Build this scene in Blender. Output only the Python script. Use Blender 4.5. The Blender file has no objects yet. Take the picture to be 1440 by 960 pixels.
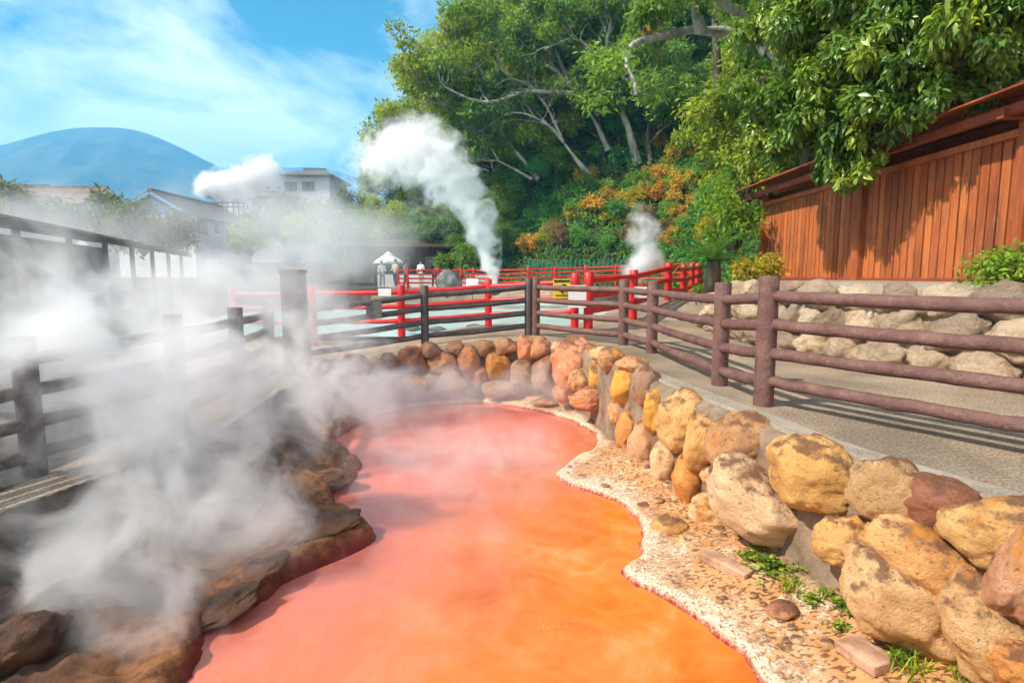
import bpy, bmesh, math, random
import numpy as np
from mathutils import Vector, Matrix, noise as mnoise
R = math.radians
random.seed(7); rng = np.random.default_rng(7)
S = bpy.context.scene
COL = S.collection

# ------------------------------------------------------------------ camera
CZ, F, PITCH = 1.15, 800.0, math.atan(92/800)
cp, sp = math.cos(PITCH), math.sin(PITCH)
cam = bpy.data.cameras.new('camera'); camo = bpy.data.objects.new('camera', cam); COL.objects.link(camo)
cam.sensor_width = 36; cam.lens = 36*F/1440; cam.clip_end = 20000; cam.clip_start = .05
camo.location = (0, 0, CZ); camo.rotation_euler = (math.pi/2-PITCH, 0, 0); S.camera = camo

def ray(px, py):
    u, v = (px-720)/F, (480-py)/F
    return Vector((u, cp+v*sp, -sp+v*cp))
def at(px, py, Y):
    d = ray(px, py); return Vector((0, 0, CZ)) + d*(Y/d.y)
def onz(px, py, z):
    d = ray(px, py); return Vector((0, 0, CZ)) + d*((z-CZ)/d.z)

# ------------------------------------------------------------------ materials
def mat(name):
    m = bpy.data.materials.new(name); m.use_nodes = True
    nt = m.node_tree; nt.nodes.clear()
    return m, nt
def N(nt, t, **kw):
    n = nt.nodes.new(t)
    for k, v in kw.items():
        if k.startswith('i_'):
            n.inputs[k[2:].replace('_', ' ')].default_value = v
        else: setattr(n, k, v)
    return n
def L(nt, a, b): nt.links.new(a, b)
def math_(nt, op, a, b=None, clamp=False):
    n = N(nt, 'ShaderNodeMath', operation=op); n.use_clamp = clamp
    for i, x in enumerate((a, b)):
        if x is None: continue
        if isinstance(x, (int, float)): n.inputs[i].default_value = x
        else: L(nt, x, n.inputs[i])
    return n.outputs[0]
def ramp(nt, fac, stops, interp='LINEAR'):
    n = N(nt, 'ShaderNodeValToRGB'); n.color_ramp.interpolation = interp
    e = n.color_ramp.elements
    while len(e) > 1: e.remove(e[-1])
    e[0].position = stops[0][0]; e[0].color = (*stops[0][1], 1)
    for p, c in stops[1:]:
        x = e.new(p); x.color = (*c, 1)
    L(nt, fac, n.inputs[0]); return n.outputs[0]
def mix(nt, fac, a, b, mode='MIX'):
    n = N(nt, 'ShaderNodeMix', data_type='RGBA', blend_type=mode)
    for i, x in ((0, fac), (6, a), (7, b)):
        if isinstance(x, (int, float)): n.inputs[i].default_value = x
        elif isinstance(x, tuple): n.inputs[i].default_value = (*x, 1)
        else: L(nt, x, n.inputs[i])
    return n.outputs[2]
def tex(nt, scale, detail=4, rough=.6, coord=None, kind='noise', dist=0, stretch=None):
    tc = coord
    if tc is None:
        tc = N(nt, 'ShaderNodeTexCoord').outputs['Object']
    if stretch:
        mp = N(nt, 'ShaderNodeMapping'); mp.inputs['Scale'].default_value = stretch; L(nt, tc, mp.inputs[0]); tc = mp.outputs[0]
    if kind == 'noise':
        n = N(nt, 'ShaderNodeTexNoise'); n.inputs['Scale'].default_value = scale; n.inputs['Detail'].default_value = detail
        n.inputs['Roughness'].default_value = rough; n.inputs['Distortion'].default_value = dist
    else:
        n = N(nt, 'ShaderNodeTexVoronoi'); n.inputs['Scale'].default_value = scale
        if kind == 'edge': n.feature = 'DISTANCE_TO_EDGE'
    L(nt, tc, n.inputs['Vector']); return n.outputs[0]
def world_pos(nt): return N(nt, 'ShaderNodeNewGeometry').outputs['Position']
def principled(nt, color, rough=.7, bump=None, bdist=.02, bstr=.6, spec=.4):
    b = N(nt, 'ShaderNodeBsdfPrincipled'); o = N(nt, 'ShaderNodeOutputMaterial')
    if isinstance(color, tuple): b.inputs['Base Color'].default_value = (*color, 1)
    else: L(nt, color, b.inputs['Base Color'])
    if isinstance(rough, (int, float)): b.inputs['Roughness'].default_value = rough
    else: L(nt, rough, b.inputs['Roughness'])
    b.inputs['Specular IOR Level'].default_value = spec
    if bump is not None:
        bn = N(nt, 'ShaderNodeBump'); bn.inputs['Distance'].default_value = bdist; bn.inputs['Strength'].default_value = bstr
        L(nt, bump, bn.inputs['Height']); L(nt, bn.outputs[0], b.inputs['Normal'])
    L(nt, b.outputs[0], o.inputs[0]); return b
def noisy(name, c1, c2, scale=4, rough=.7, bscale=40, bdist=.01, stretch=None, spec=.4, lo=.35, hi=.65, c3=None, bstr=.6):
    m, nt = mat(name)
    f = tex(nt, scale, 6, .65, stretch=stretch)
    st = [(lo, c1), (hi, c2)]
    if c3: st.append((min(.99, hi+.12), c3))
    col = ramp(nt, f, st)
    principled(nt, col, rough, tex(nt, bscale, 4, .7, stretch=stretch), bdist, bstr, spec)
    return m

def attr(nt, name):
    n = N(nt, 'ShaderNodeAttribute', attribute_name=name); return n.outputs['Fac']

# path asphalt: speckled gravelly
def mk_asphalt():
    m, nt = mat('asphalt'); P = world_pos(nt)
    sp_ = tex(nt, 48, 3, .85, P); big = tex(nt, .9, 5, .6, P)
    c = ramp(nt, sp_, [(.34, (.08, .06, .045)), (.46, (.31, .24, .175)), (.58, (.44, .35, .265)), (.70, (.70, .60, .48))])
    c2 = ramp(nt, big, [(.35, (.62, .6, .57)), (.65, (1.14, 1.1, 1.04))])
    principled(nt, mix(nt, 1.0, c, c2, 'MULTIPLY'), .9, sp_, .014, .9, .2); return m
def mk_concrete():
    m, nt = mat('concrete'); P = world_pos(nt)
    a = tex(nt, 3, 8, .7, P); b = tex(nt, 60, 3, .7, P)
    c = ramp(nt, a, [(.3, (.20, .145, .10)), (.48, (.40, .31, .215)), (.7, (.56, .46, .35))])
    c = mix(nt, .45, c, ramp(nt, b, [(.35, (.15, .12, .1)), (.6, (.5, .46, .4))]))
    principled(nt, c, .88, math_(nt, 'ADD', b, a), .02, .9, .25); return m
def mk_bank():
    m, nt = mat('bank'); P = world_pos(nt)
    shore = attr(nt, 'shore'); left = attr(nt, 'left'); wall = attr(nt, 'wall')
    n1 = tex(nt, 5, 8, .7, P); n2 = tex(nt, 55, 3, .7, P); n3 = tex(nt, 14, 5, .65, P); n4 = tex(nt, 26, 2, .5, P, stretch=(1, 1.6, 1))
    soil = ramp(nt, n1, [(.3, (.38, .16, .055)), (.5, (.52, .26, .105)), (.7, (.60, .38, .19))])
    soil = mix(nt, ramp(nt, n4, [(.53, (0, 0, 0)), (.58, (.85, .85, .85))]), soil, (.12, .045, .018))
    # white mineral crust near the shore, pitted with dark specks
    crust = ramp(nt, n2, [(.36, (.17, .07, .028)), (.47, (.60, .42, .27)), (.63, (.78, .68, .56))])
    wob = math_(nt, 'ADD', math_(nt, 'ADD', shore, math_(nt, 'MULTIPLY', math_(nt, 'SUBTRACT', n3, .5), 1.0)), math_(nt, 'MULTIPLY', math_(nt, 'SUBTRACT', tex(nt, 1.7, 4, .6, P), .5), 1.1))
    cf = ramp(nt, wob, [(.06, (1, 1, 1)), (.2, (.3, .3, .3)), (.36, (0, 0, 0))])
    right = mix(nt, cf, soil, crust)
    # pale crust scattered further up
    right = mix(nt, ramp(nt, math_(nt, 'MULTIPLY', tex(nt, 2.3, 5, .6, P), n3), [(.27, (0, 0, 0)), (.34, (.75, .75, .75))]), right, crust)
    right = mix(nt, ramp(nt, wall, [(.10, (1, 1, 1)), (.2, (0, 0, 0))]), right, ramp(nt, n3, [(.35, (.13, .075, .045)), (.6, (.30, .19, .12))]))
    # red stain at the waterline
    wl = math_(nt, 'ADD', shore, math_(nt, 'MULTIPLY', math_(nt, 'SUBTRACT', tex(nt, 30, 4, .6, P), .5), .03))
    right = mix(nt, ramp(nt, wl, [(.006, (1, 1, 1)), (.032, (0, 0, 0))]), right, (.27, .018, .010))
    dark = ramp(nt, n1, [(.32, (.014, .010, .009)), (.5, (.040, .024, .017)), (.68, (.085, .048, .03))])  # dark rock of the left bank, with steam shade also put into its colour
    lo = ramp(nt, n3, [(.35, (.085, .032, .014)), (.6, (.27, .11, .042))])
    lf = mix(nt, ramp(nt, wob, [(.15, (1, 1, 1)), (.75, (0, 0, 0))]), dark, lo)
    lf = mix(nt, ramp(nt, wl, [(.02, (1, 1, 1)), (.07, (0, 0, 0))]), lf, (.16, .022, .016))
    c = mix(nt, left, right, lf)
    h = math_(nt, 'ADD', n3, math_(nt, 'MULTIPLY', n2, .25))
    principled(nt, c, .85, h, .02, .6, .3); return m
def mk_water():
    m, nt = mat('red_water'); P = world_pos(nt)
    a = tex(nt, .7, 6, .62, P, dist=1.6); b = tex(nt, 2.6, 7, .68, P, dist=1.2)
    c = ramp(nt, math_(nt, 'ADD', math_(nt, 'MULTIPLY', a, .65), math_(nt, 'MULTIPLY', b, .35)),
             [(.32, (.46, .085, .010)), (.43, (.58, .15, .016)), (.52, (.62, .20, .035)), (.61, (.68, .29, .10)), (.71, (.74, .42, .25))])
    # pink reflection of steam and sky, put into the colour towards far left
    sx = N(nt, 'ShaderNodeSeparateXYZ'); L(nt, P, sx.inputs[0])
    g = math_(nt, 'ADD', math_(nt, 'MULTIPLY', sx.outputs[1], .14), math_(nt, 'MULTIPLY', sx.outputs[0], -.30))
    g = math_(nt, 'ADD', g, math_(nt, 'MULTIPLY', math_(nt, 'SUBTRACT', b, .5), .5))
    c = mix(nt, ramp(nt, g, [(.42, (0, 0, 0)), (1.1, (1, 1, 1))]), c, (.60, .165, .125))
    vo = N(nt, 'ShaderNodeTexVoronoi'); vo.inputs['Scale'].default_value = 34; L(nt, P, vo.inputs['Vector'])
    spots = ramp(nt, vo.outputs['Distance'], [(.16, (1, 1, 1)), (.24, (0, 0, 0))]); pt = ramp(nt, tex(nt, 1.9, 5, .65, P), [(.60, (0, 0, 0)), (.70, (.75, .75, .75))])
    c = mix(nt, mix(nt, 1.0, spots, pt, 'MULTIPLY'), c, (.80, .55, .36))
    bm = tex(nt, 4.5, 2.5, .5, P, dist=.6)
    principled(nt, c, .17, bm, .02, .22, .5); return m
def mk_boulder():
    m, nt = mat('boulder_rock'); tc = N(nt, 'ShaderNodeTexCoord').outputs['Object']
    oi = N(nt, 'ShaderNodeObjectInfo')
    va = N(nt, 'ShaderNodeVectorMath', operation='ADD'); L(nt, tc, va.inputs[0])
    cx = N(nt, 'ShaderNodeCombineXYZ'); r9 = math_(nt, 'MULTIPLY', oi.outputs['Random'], 57)
    L(nt, r9, cx.inputs[0]); L(nt, r9, cx.inputs[2]); L(nt, cx.outputs[0], va.inputs[1]); V = va.outputs[0]
    a = tex(nt, 3.2, 7, .65, V, dist=.4); b = tex(nt, 28, 6, .75, V); v = tex(nt, 22, coord=V, kind='vor')
    base = mix(nt, 1.0, oi.outputs['Color'], ramp(nt, a, [(.26, (.50, .32, .20)), (.40, (.95, .82, .72)), (.54, (1.12, 1.04, .96)), (.68, (1.32, 1.3, 1.3))]), 'MULTIPLY')
    geo = N(nt, 'ShaderNodeNewGeometry'); sx = N(nt, 'ShaderNodeSeparateXYZ'); L(nt, geo.outputs['Normal'], sx.inputs[0])
    # weathered brown crust on the upper faces, patchy
    w = math_(nt, 'ADD', math_(nt, 'MULTIPLY', sx.outputs[2], .55), math_(nt, 'MULTIPLY', math_(nt, 'SUBTRACT', tex(nt, 7, 8, .75, V), .5), 1.9))
    base = mix(nt, ramp(nt, w, [(.30, (0, 0, 0)), (.52, (.9, .9, .9))]), base, (.21, .095, .055))
    base = mix(nt, ramp(nt, tex(nt, 2.6, 5, .7, V), [(.56, (0, 0, 0)), (.66, (.85, .85, .85))]), base, (.68, .27, .05))
    base = mix(nt, ramp(nt, b, [(.33, (.8, .8, .8)), (.43, (0, 0, 0))]), base, (.15, .075, .04))
    h = math_(nt, 'ADD', math_(nt, 'MULTIPLY', b, 1.0), math_(nt, 'MULTIPLY', tex(nt, 75, 4, .7, V), .5))
    principled(nt, base, .94, h, .03, 1., .15); return m
def mk_log(name, dark, lite, wear):
    m, nt = mat(name); P = world_pos(nt)
    b = tex(nt, 38, 5, .7, P); a = tex(nt, 5, 6, .65, P)
    c = ramp(nt, a, [(.32, dark), (.66, lite)])
    c = mix(nt, ramp(nt, tex(nt, 16, 6, .75, P), [(.52, (0, 0, 0)), (.70, (.45, .45, .45))]), c, wear)
    c = mix(nt, ramp(nt, b, [(.30, (.7, .7, .7)), (.42, (0, 0, 0))]), c, tuple(x*.45 for x in dark))
    principled(nt, c, .55, b, .016, .9, .4); return m
def mk_plank(name, dark, lite):
    m, nt = mat(name); P = world_pos(nt)
    oi = N(nt, 'ShaderNodeObjectInfo')
    at_ = attr(nt, 'tone')
    g = tex(nt, 6, 6, .7, P, stretch=(6, 6, .35)); fine = tex(nt, 40, 4, .7, P, stretch=(4, 4, .15))
    v = math_(nt, 'ADD', math_(nt, 'MULTIPLY', g, .75), math_(nt, 'MULTIPLY', at_, .35))
    c = ramp(nt, v, [(.28, dark), (.8, lite)])
    c = mix(nt, ramp(nt, tex(nt, 30, 3, .6, P, stretch=(1, 1, .5)), [(.67, (0, 0, 0)), (.73, (.7, .7, .7))]), c, tuple(x*.35 for x in dark))
    c = mix(nt, ramp(nt, tex(nt, 2.2, 6, .7, P, stretch=(1, 1, .4)), [(.50, (0, 0, 0)), (.66, (.55, .55, .55))]), c, tuple(x*.42+.02 for x in dark))
    c = mix(nt, ramp(nt, tex(nt, 9, 5, .7, P, stretch=(1, 1, .2)), [(.60, (0, 0, 0)), (.72, (.45, .45, .45))]), c, (.52, .27, .15))
    principled(nt, c, .6, fine, .006, .6, .3); return m
def mk_leaf(name, cols, trans=.45, rough=.55, spec=.35):
    m, nt = mat(name); t = attr(nt, 'tone')
    oi = N(nt, 'ShaderNodeObjectInfo')
    t2 = math_(nt, 'ADD', t, math_(nt, 'MULTIPLY', math_(nt, 'SUBTRACT', oi.outputs['Random'], .5), .16))
    c = ramp(nt, t2, cols)
    b = N(nt, 'ShaderNodeBsdfPrincipled'); L(nt, c, b.inputs['Base Color']); b.inputs['Roughness'].default_value = rough
    b.inputs['Specular IOR Level'].default_value = spec
    tr = N(nt, 'ShaderNodeBsdfTranslucent'); L(nt, mix(nt, .5, c, (.35, .42, .03), 'MIX'), tr.inputs[0])
    mx = N(nt, 'ShaderNodeMixShader'); mx.inputs[0].default_value = trans
    L(nt, b.outputs[0], mx.inputs[1]); L(nt, tr.outputs[0], mx.inputs[2])
    o = N(nt, 'ShaderNodeOutputMaterial'); L(nt, mx.outputs[0], o.inputs[0]); return m

M = {}
M['asphalt'] = mk_asphalt(); M['concrete'] = mk_concrete(); M['bank'] = mk_bank(); M['water'] = mk_water(); M['boulder'] = mk_boulder()
M['log'] = mk_log('painted_log', (.105, .045, .036), (.20, .10, .082), (.34, .235, .19))
M['log_shade'] = mk_log('steam_shaded_log', (.045, .036, .034), (.11, .085, .08), (.2, .17, .16))  # same logs darker and greyer, steam shade and veil put into the colour
M['red'] = noisy('red_paint', (.52, .012, .016), (.66, .024, .022), 3, .4, 60, .002)
M['plank'] = mk_plank('red_brown_plank', (.24, .052, .014), (.60, .185, .052))
M['beam'] = mk_plank('beam_wood', (.20, .042, .018), (.38, .095, .038))
M['darkwood'] = noisy('dark_timber', (.03, .018, .012), (.085, .05, .035), 3, .7, 20, .01, (1, 1, .2))
M['bark'] = noisy('grey_bark', (.17, .16, .13), (.46, .44, .37), 2.5, .85, 9, .05, (1, 1, .5))
M['bark_dark'] = noisy('dark_bark', (.05, .038, .028), (.13, .10, .075), 3, .9, 12, .04, (1, 1, .4))
M['ground'] = noisy('dark_earth', (.035, .03, .026), (.10, .085, .07), .9, .9, 20, .03)  # one dark earth tone, also used beyond the left fence
M['hillsoil'] = noisy('shaded_hill_soil', (.028, .036, .012), (.06, .07, .025), .8, .95, 3, .1)  # dark green: shade between the plants put into the soil colour
M['mountain'] = noisy('mountain_scrub', (.02, .035, .025), (.095, .10, .065), .011, .95, .05, 4, lo=.4, hi=.6)
M['stone_lt'] = None
M['roof'] = noisy('grey_roof_tile', (.09, .09, .095), (.16, .155, .15), 1.5, .7, 6, .05)
M['roof_brown'] = noisy('brown_roof_sheet', (.16, .11, .09), (.30, .22, .18), .8, .6, 5, .03)
M['plaster'] = noisy('white_plaster', (.62, .61, .58), (.78, .77, .74), .8, .8, 8, .01)
M['haze_grey_wall'] = noisy('hazy_grey_plaster', (.34, .37, .41), (.44, .47, .50), .8, .8, 8, .01)  # distance haze put into the wall colour as grey blue
M['glass'] = noisy('dark_window_glass', (.03, .035, .04), (.06, .07, .08), 2, .15, 2, .0, spec=.6)
M['pale_water'] = noisy('milky_pale_water', (.42, .66, .66), (.52, .74, .73), .4, .18, 4, .01, spec=.5, bstr=.3)
M['white'] = noisy('white_sheet', (.72, .72, .70), (.8, .8, .79), 2, .6, 20, .002)
M['yellow'] = noisy('yellow_sign', (.75, .50, .01), (.8, .56, .02), 2, .5, 20, .001)
M['black'] = noisy('black_paint', (.015, .015, .015), (.03, .03, .03), 4, .6, 20, .001)
M['greysign'] = noisy('grey_sign_back', (.08, .075, .07), (.14, .13, .12), 5, .6, 30, .003)
M['net'] = noisy('green_net', (.02, .16, .09), (.03, .22, .12), 5, .6, 20, .002)
M['darkrock'] = noisy('dark_wet_rock', (.03, .014, .008), (.12, .05, .022), 5, .75, 30, .03, c3=(.24, .10, .04))
M['greyrock'] = noisy('grey_wet_rock', (.06, .065, .06), (.20, .21, .20), 3, .8, 14, .06)
M['skin'] = noisy('skin', (.42, .25, .18), (.48, .30, .22), 4, .6, 20, .001)
M['hair'] = noisy('dark_hair', (.015, .011, .01), (.035, .026, .02), 6, .5, 40, .003)
M['brick'] = noisy('pink_slab', (.30, .15, .085), (.58, .36, .24), 7, .9, 40, .012, c3=(.40, .20, .11))
M['leaf_yg'] = mk_leaf('leaf_yellow_green', [(0, (0.079, 0.160, 0.020)), (.4, (0.226, 0.345, 0.034)), (.75, (0.505, 0.567, 0.044)), (1, (0.750, 0.750, 0.074))])
M['leaf_mid'] = mk_leaf('leaf_mid_green', [(0, (0.056, 0.142, 0.028)), (.5, (0.138, 0.310, 0.052)), (1, (0.365, 0.535, 0.071))])
M['leaf_dark'] = mk_leaf('leaf_dark_green', [(0, (0.032, 0.097, 0.036)), (.5, (0.086, 0.228, 0.067)), (1, (0.214, 0.394, 0.091))])
M['leaf_em'] = mk_leaf('leaf_emerald', [(0, (0.025, 0.138, 0.040)), (.5, (0.064, 0.315, 0.069)), (1, (0.233, 0.510, 0.059))])
M['leaf_aut'] = mk_leaf('leaf_autumn', [(0, (0.320, 0.099, 0.040)), (.35, (0.720, 0.261, 0.059)), (.65, (0.750, 0.440, 0.059)), (1, (0.680, 0.600, 0.080))])
M['leaf_brown'] = mk_leaf('leaf_dry_brown', [(0, (0.144, 0.072, 0.042)), (.5, (0.288, 0.156, 0.084)), (1, (0.408, 0.252, 0.120))])
M['leaf_gold'] = mk_leaf('leaf_gold', [(0, (0.217, 0.200, 0.028)), (.5, (0.544, 0.418, 0.036)), (1, (0.725, 0.616, 0.072))])
M['leaf_gloss'] = mk_leaf('leaf_glossy', [(0, (0.053, 0.133, 0.028)), (.45, (0.133, 0.266, 0.036)), (.8, (0.337, 0.460, 0.045)), (1, (0.603, 0.637, 0.071))], .3, .32, .5)
M['leaf_palm'] = mk_leaf('leaf_cycad', [(0, (.03, .13, .03)), (.5, (.06, .26, .05)), (1, (.16, .38, .06))])
M['leaf_lime'] = mk_leaf('leaf_lime', [(0, (.05, .15, .012)), (.5, (.14, .32, .025)), (1, (.36, .48, .05))])
M['leaf_grey'] = mk_leaf('leaf_grey_green', [(0, (0.066, 0.083, 0.061)), (1, (0.165, 0.187, 0.121))])
def mk_stone():
    m, nt = mat('tan_wall_stone'); P = world_pos(nt)
    a = tex(nt, 2.4, 6, .65, P); b = tex(nt, 16, 7, .75, P); tn = attr(nt, 'tone')
    c = ramp(nt, a, [(.3, (.36, .25, .165)), (.5, (.66, .50, .35)), (.7, (.80, .68, .52))])
    c = mix(nt, 1.0, c, ramp(nt, N(nt, 'ShaderNodeObjectInfo').outputs['Random'], [(0, (.58, .54, .54)), (.35, (.95, .93, .9)), (1, (1.2, 1.14, 1.05))]), 'MULTIPLY')
    c = mix(nt, ramp(nt, b, [(.32, (.7, .7, .7)), (.42, (0, 0, 0))]), c, (.16, .10, .065))
    principled(nt, c, .92, math_(nt, 'ADD', b, math_(nt, 'MULTIPLY', tex(nt, 5, 5, .7, P), 1.6)), .10, 1., .2); return m
M['stone_lt'] = mk_stone()

# ------------------------------------------------------------------ helpers
def tag(o, label=None, cat=None, group=None, kind=None):
    if label: o['label'] = label
    if cat: o['category'] = cat
    if group: o['group'] = group
    if kind: o['kind'] = kind
    return o
def empty(name, loc=(0, 0, 0), rz=0):
    o = bpy.data.objects.new(name, None); COL.objects.link(o); o.location = loc; o.rotation_euler = (0, 0, rz); o.empty_display_size = .1
    return o
def meshobj(name, verts, faces, m, parent=None, smooth=True, tone=None):
    me = bpy.data.meshes.new(name)
    if isinstance(verts, np.ndarray) and isinstance(faces, np.ndarray):
        k = faces.shape[1]
        me.vertices.add(len(verts)); me.vertices.foreach_set('co', verts.astype(np.float32).ravel())
        me.loops.add(faces.size); me.loops.foreach_set('vertex_index', faces.astype(np.int32).ravel())
        me.polygons.add(len(faces)); me.polygons.foreach_set('loop_start', np.arange(0, faces.size, k, dtype=np.int32))
        me.update(calc_edges=True)
    else:
        me.from_pydata([tuple(v) for v in verts], [], [tuple(f) for f in faces])
    me.materials.append(m)
    if smooth and len(me.polygons): me.polygons.foreach_set('use_smooth', np.ones(len(me.polygons), dtype=bool))
    if tone is not None:
        a = me.attributes.new('tone', 'FLOAT', 'FACE'); a.data.foreach_set('value', np.asarray(tone, dtype=np.float32))
    me.update(); me.validate()
    o = bpy.data.objects.new(name, me); COL.objects.link(o)
    if parent is not None:
        o.parent = parent
    return o
class MB:
    """collects shapes into one mesh"""
    def __init__(s): s.v, s.f, s.t = [], [], []
    def add(s, v, f, tone=.5):
        n = len(s.v); s.v += [tuple(x) for x in v]; s.f += [tuple(i+n for i in g) for g in f]; s.t += [tone]*len(f)
    def box(s, c, size, rz=0, tone=.5, jit=0, M4=None):
        x, y, z = [k/2 for k in size]; ca, sa = math.cos(rz), math.sin(rz); vs = []
        for dx, dy, dz in ((-x,-y,-z),(x,-y,-z),(x,y,-z),(-x,y,-z),(-x,-y,z),(x,-y,z),(x,y,z),(-x,y,z)):
            vs.append(Vector((c[0]+dx*ca-dy*sa+random.uniform(-jit, jit), c[1]+dx*sa+dy*ca+random.uniform(-jit, jit), c[2]+dz+random.uniform(-jit, jit))))
        s.add(vs, ((0,3,2,1),(4,5,6,7),(0,1,5,4),(1,2,6,5),(2,3,7,6),(3,0,4,7)), tone)
    def tube(s, pts, rad, seg=8, wob=0, tone=.5, cap=True):
        pts = [Vector(p) for p in pts]; n = len(pts)
        if isinstance(rad, (int, float)): rad = [rad]*n
        vs, fs = [], []
        ref = Vector((0, 0, 1))
        d0 = (pts[1]-pts[0]).normalized()
        if abs(d0.z) > .9: ref = Vector((1, 0, 0))
        for i, p in enumerate(pts):
            d = (pts[min(i+1, n-1)]-pts[max(i-1, 0)]).normalized()
            a = d.cross(ref)
            if a.length < 1e-3: a = d.cross(Vector((.3, .9, .1)))
            a.normalize(); b = d.cross(a)
            for k in range(seg):
                th = 2*math.pi*k/seg; r = rad[i]*(1+(random.uniform(-wob, wob) if wob else 0))
                vs.append(p+a*(math.cos(th)*r)+b*(math.sin(th)*r))
        for i in range(n-1):
            for k in range(seg):
                k2 = (k+1) % seg
                fs.append((i*seg+k, (i+1)*seg+k, (i+1)*seg+k2, i*seg+k2))
        if cap:
            vs.append(pts[0]); vs.append(pts[-1]); c0, c1 = n*seg, n*seg+1
            for k in range(seg):
                k2 = (k+1) % seg; fs.append((c0, k, k2)); fs.append((c1, (n-1)*seg+k2, (n-1)*seg+k))
        s.add(vs, fs, tone)
    def build(s, name, m, parent=None, smooth=True):
        return meshobj(name, s.v, s.f, m, parent, smooth, s.t)
def bevel(o, w=.01, seg=2):
    md = o.modifiers.new('bevel', 'BEVEL'); md.width = w; md.segments = seg; md.limit_method = 'ANGLE'; md.angle_limit = R(40); return o
def smoothstep(a, b, x):
    t = np.clip((x-a)/(b-a), 0, 1); return t*t*(3-2*t)
def fbm(x, y, seed=0, octs=4):
    """cheap value noise on numpy arrays, about -1..1"""
    tot = np.zeros_like(x, dtype=float); amp = 1.; s = 0
    for o in range(octs):
        xi, yi = np.floor(x).astype(np.int64), np.floor(y).astype(np.int64); fx, fy = x-xi, y-yi
        fx = fx*fx*(3-2*fx); fy = fy*fy*(3-2*fy)
        def h(a, b):
            n = (a*374761393+b*668265263+(seed+o)*1274126177) & 0x7fffffff
            n = ((n ^ (n >> 13))*1274126177) & 0x7fffffff
            return ((n ^ (n >> 16)) & 0xffff)/32767.5-1
        tot += amp*((h(xi, yi)*(1-fx)+h(xi+1, yi)*fx)*(1-fy)+(h(xi, yi+1)*(1-fx)+h(xi+1, yi+1)*fx)*fy)
        s += amp; amp *= .5; x = x*2.03+11.3; y = y*2.03+7.7
    return tot/s
def poly_sd(X, Y, poly):
    """signed distance, negative inside"""
    P = np.asarray(poly, float); d = np.full(X.shape, 1e9); inside = np.zeros(X.shape, bool); n = len(P)
    for i in range(n):
        a, b = P[i], P[(i+1) % n]; e = b-a
        t = np.clip(((X-a[0])*e[0]+(Y-a[1])*e[1])/(e@e+1e-12), 0, 1)
        d = np.minimum(d, np.hypot(X-a[0]-t*e[0], Y-a[1]-t*e[1]))
        c = ((a[1] <= Y) & (b[1] > Y)) | ((b[1] <= Y) & (a[1] > Y))
        if abs(e[1]) > 1e-12:
            inside ^= c & (X < a[0]+(Y-a[1])/e[1]*e[0])
    return np.where(inside, -d, d)
def smooth_poly(P, it=2):
    P = [tuple(p) for p in P]
    for _ in range(it):
        Q = []
        for i in range(len(P)):
            a, b = P[i], P[(i+1) % len(P)]
            Q += [(a[0]*.75+b[0]*.25, a[1]*.75+b[1]*.25), (a[0]*.25+b[0]*.75, a[1]*.25+b[1]*.75)]
        P = Q
    return P

# ------------------------------------------------------------------ terrain
WZ = -1.0
wpix = [(470,622),(500,600),(545,582),(600,571),(660,567),(710,570),(760,579),(800,591),(832,606),(842,622),(825,640),(795,652),(776,668),(792,682),(832,690),(872,708),(896,734),(904,762),(899,788),(876,802),(888,817),(930,840),(980,873),(1030,908),(1062,945),(1080,985),(1100,1060),
        (250,1060),(258,975),(268,935),(286,900),(322,868),(382,830),(440,802),(500,778),(530,762),(522,746),(480,722),(470,695),(496,672),(512,656),(494,640)]
WP = smooth_poly([tuple(onz(x, y, WZ).xy) for x, y in wpix], 2)
BND = [(2.85,1.4),(2.66,2.2),(2.44,2.8),(2.17,3.2),(2.02,3.65),(1.9,4.4),(1.68,5.4),(1.5,6.4),(1.35,7.4),(1.22,8.4),(.95,9.2),(.4,9.85),(-.5,9.95),(-1.6,9.6),(-2.4,9.2),(-3.0,8.7),(-3.1,7.5),(-2.95,6.3),(-2.8,5.4),(-3.1,4.4),(-3.5,3.2),(-3.9,1.4)]
BP = BND
PALE = [(-9,13.8),(-2.4,13.6),(0,13.9),(1.2,13.2),(2.4,15.2),(4.0,18),(4.2,24),(4.5,29),(2,31),(-4,31.2),(-9,30),(-11,22)]
HB = [(-17,95),(-12.5,51),(-4,45),(2,38.2),(7,35.8),(10.2,31.5),(9.6,22),(8.7,15),(8.8,5),(9.5,-10),(60,-10),(200,60),(200,300),(-17,300)]
def path_z(X, Y):
    z = -.42*smoothstep(-.2, -3.8, X)
    z = z+.45*smoothstep(12.5, 17, Y)*smoothstep(1, 4, X)
    z = np.maximum(z, z*(1-smoothstep(29, 32.5, Y))+.42*smoothstep(29, 32.5, Y))
    z = z+np.clip(Y-52, 0, 80)*.075*smoothstep(-2, -14, X)
    return z
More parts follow.
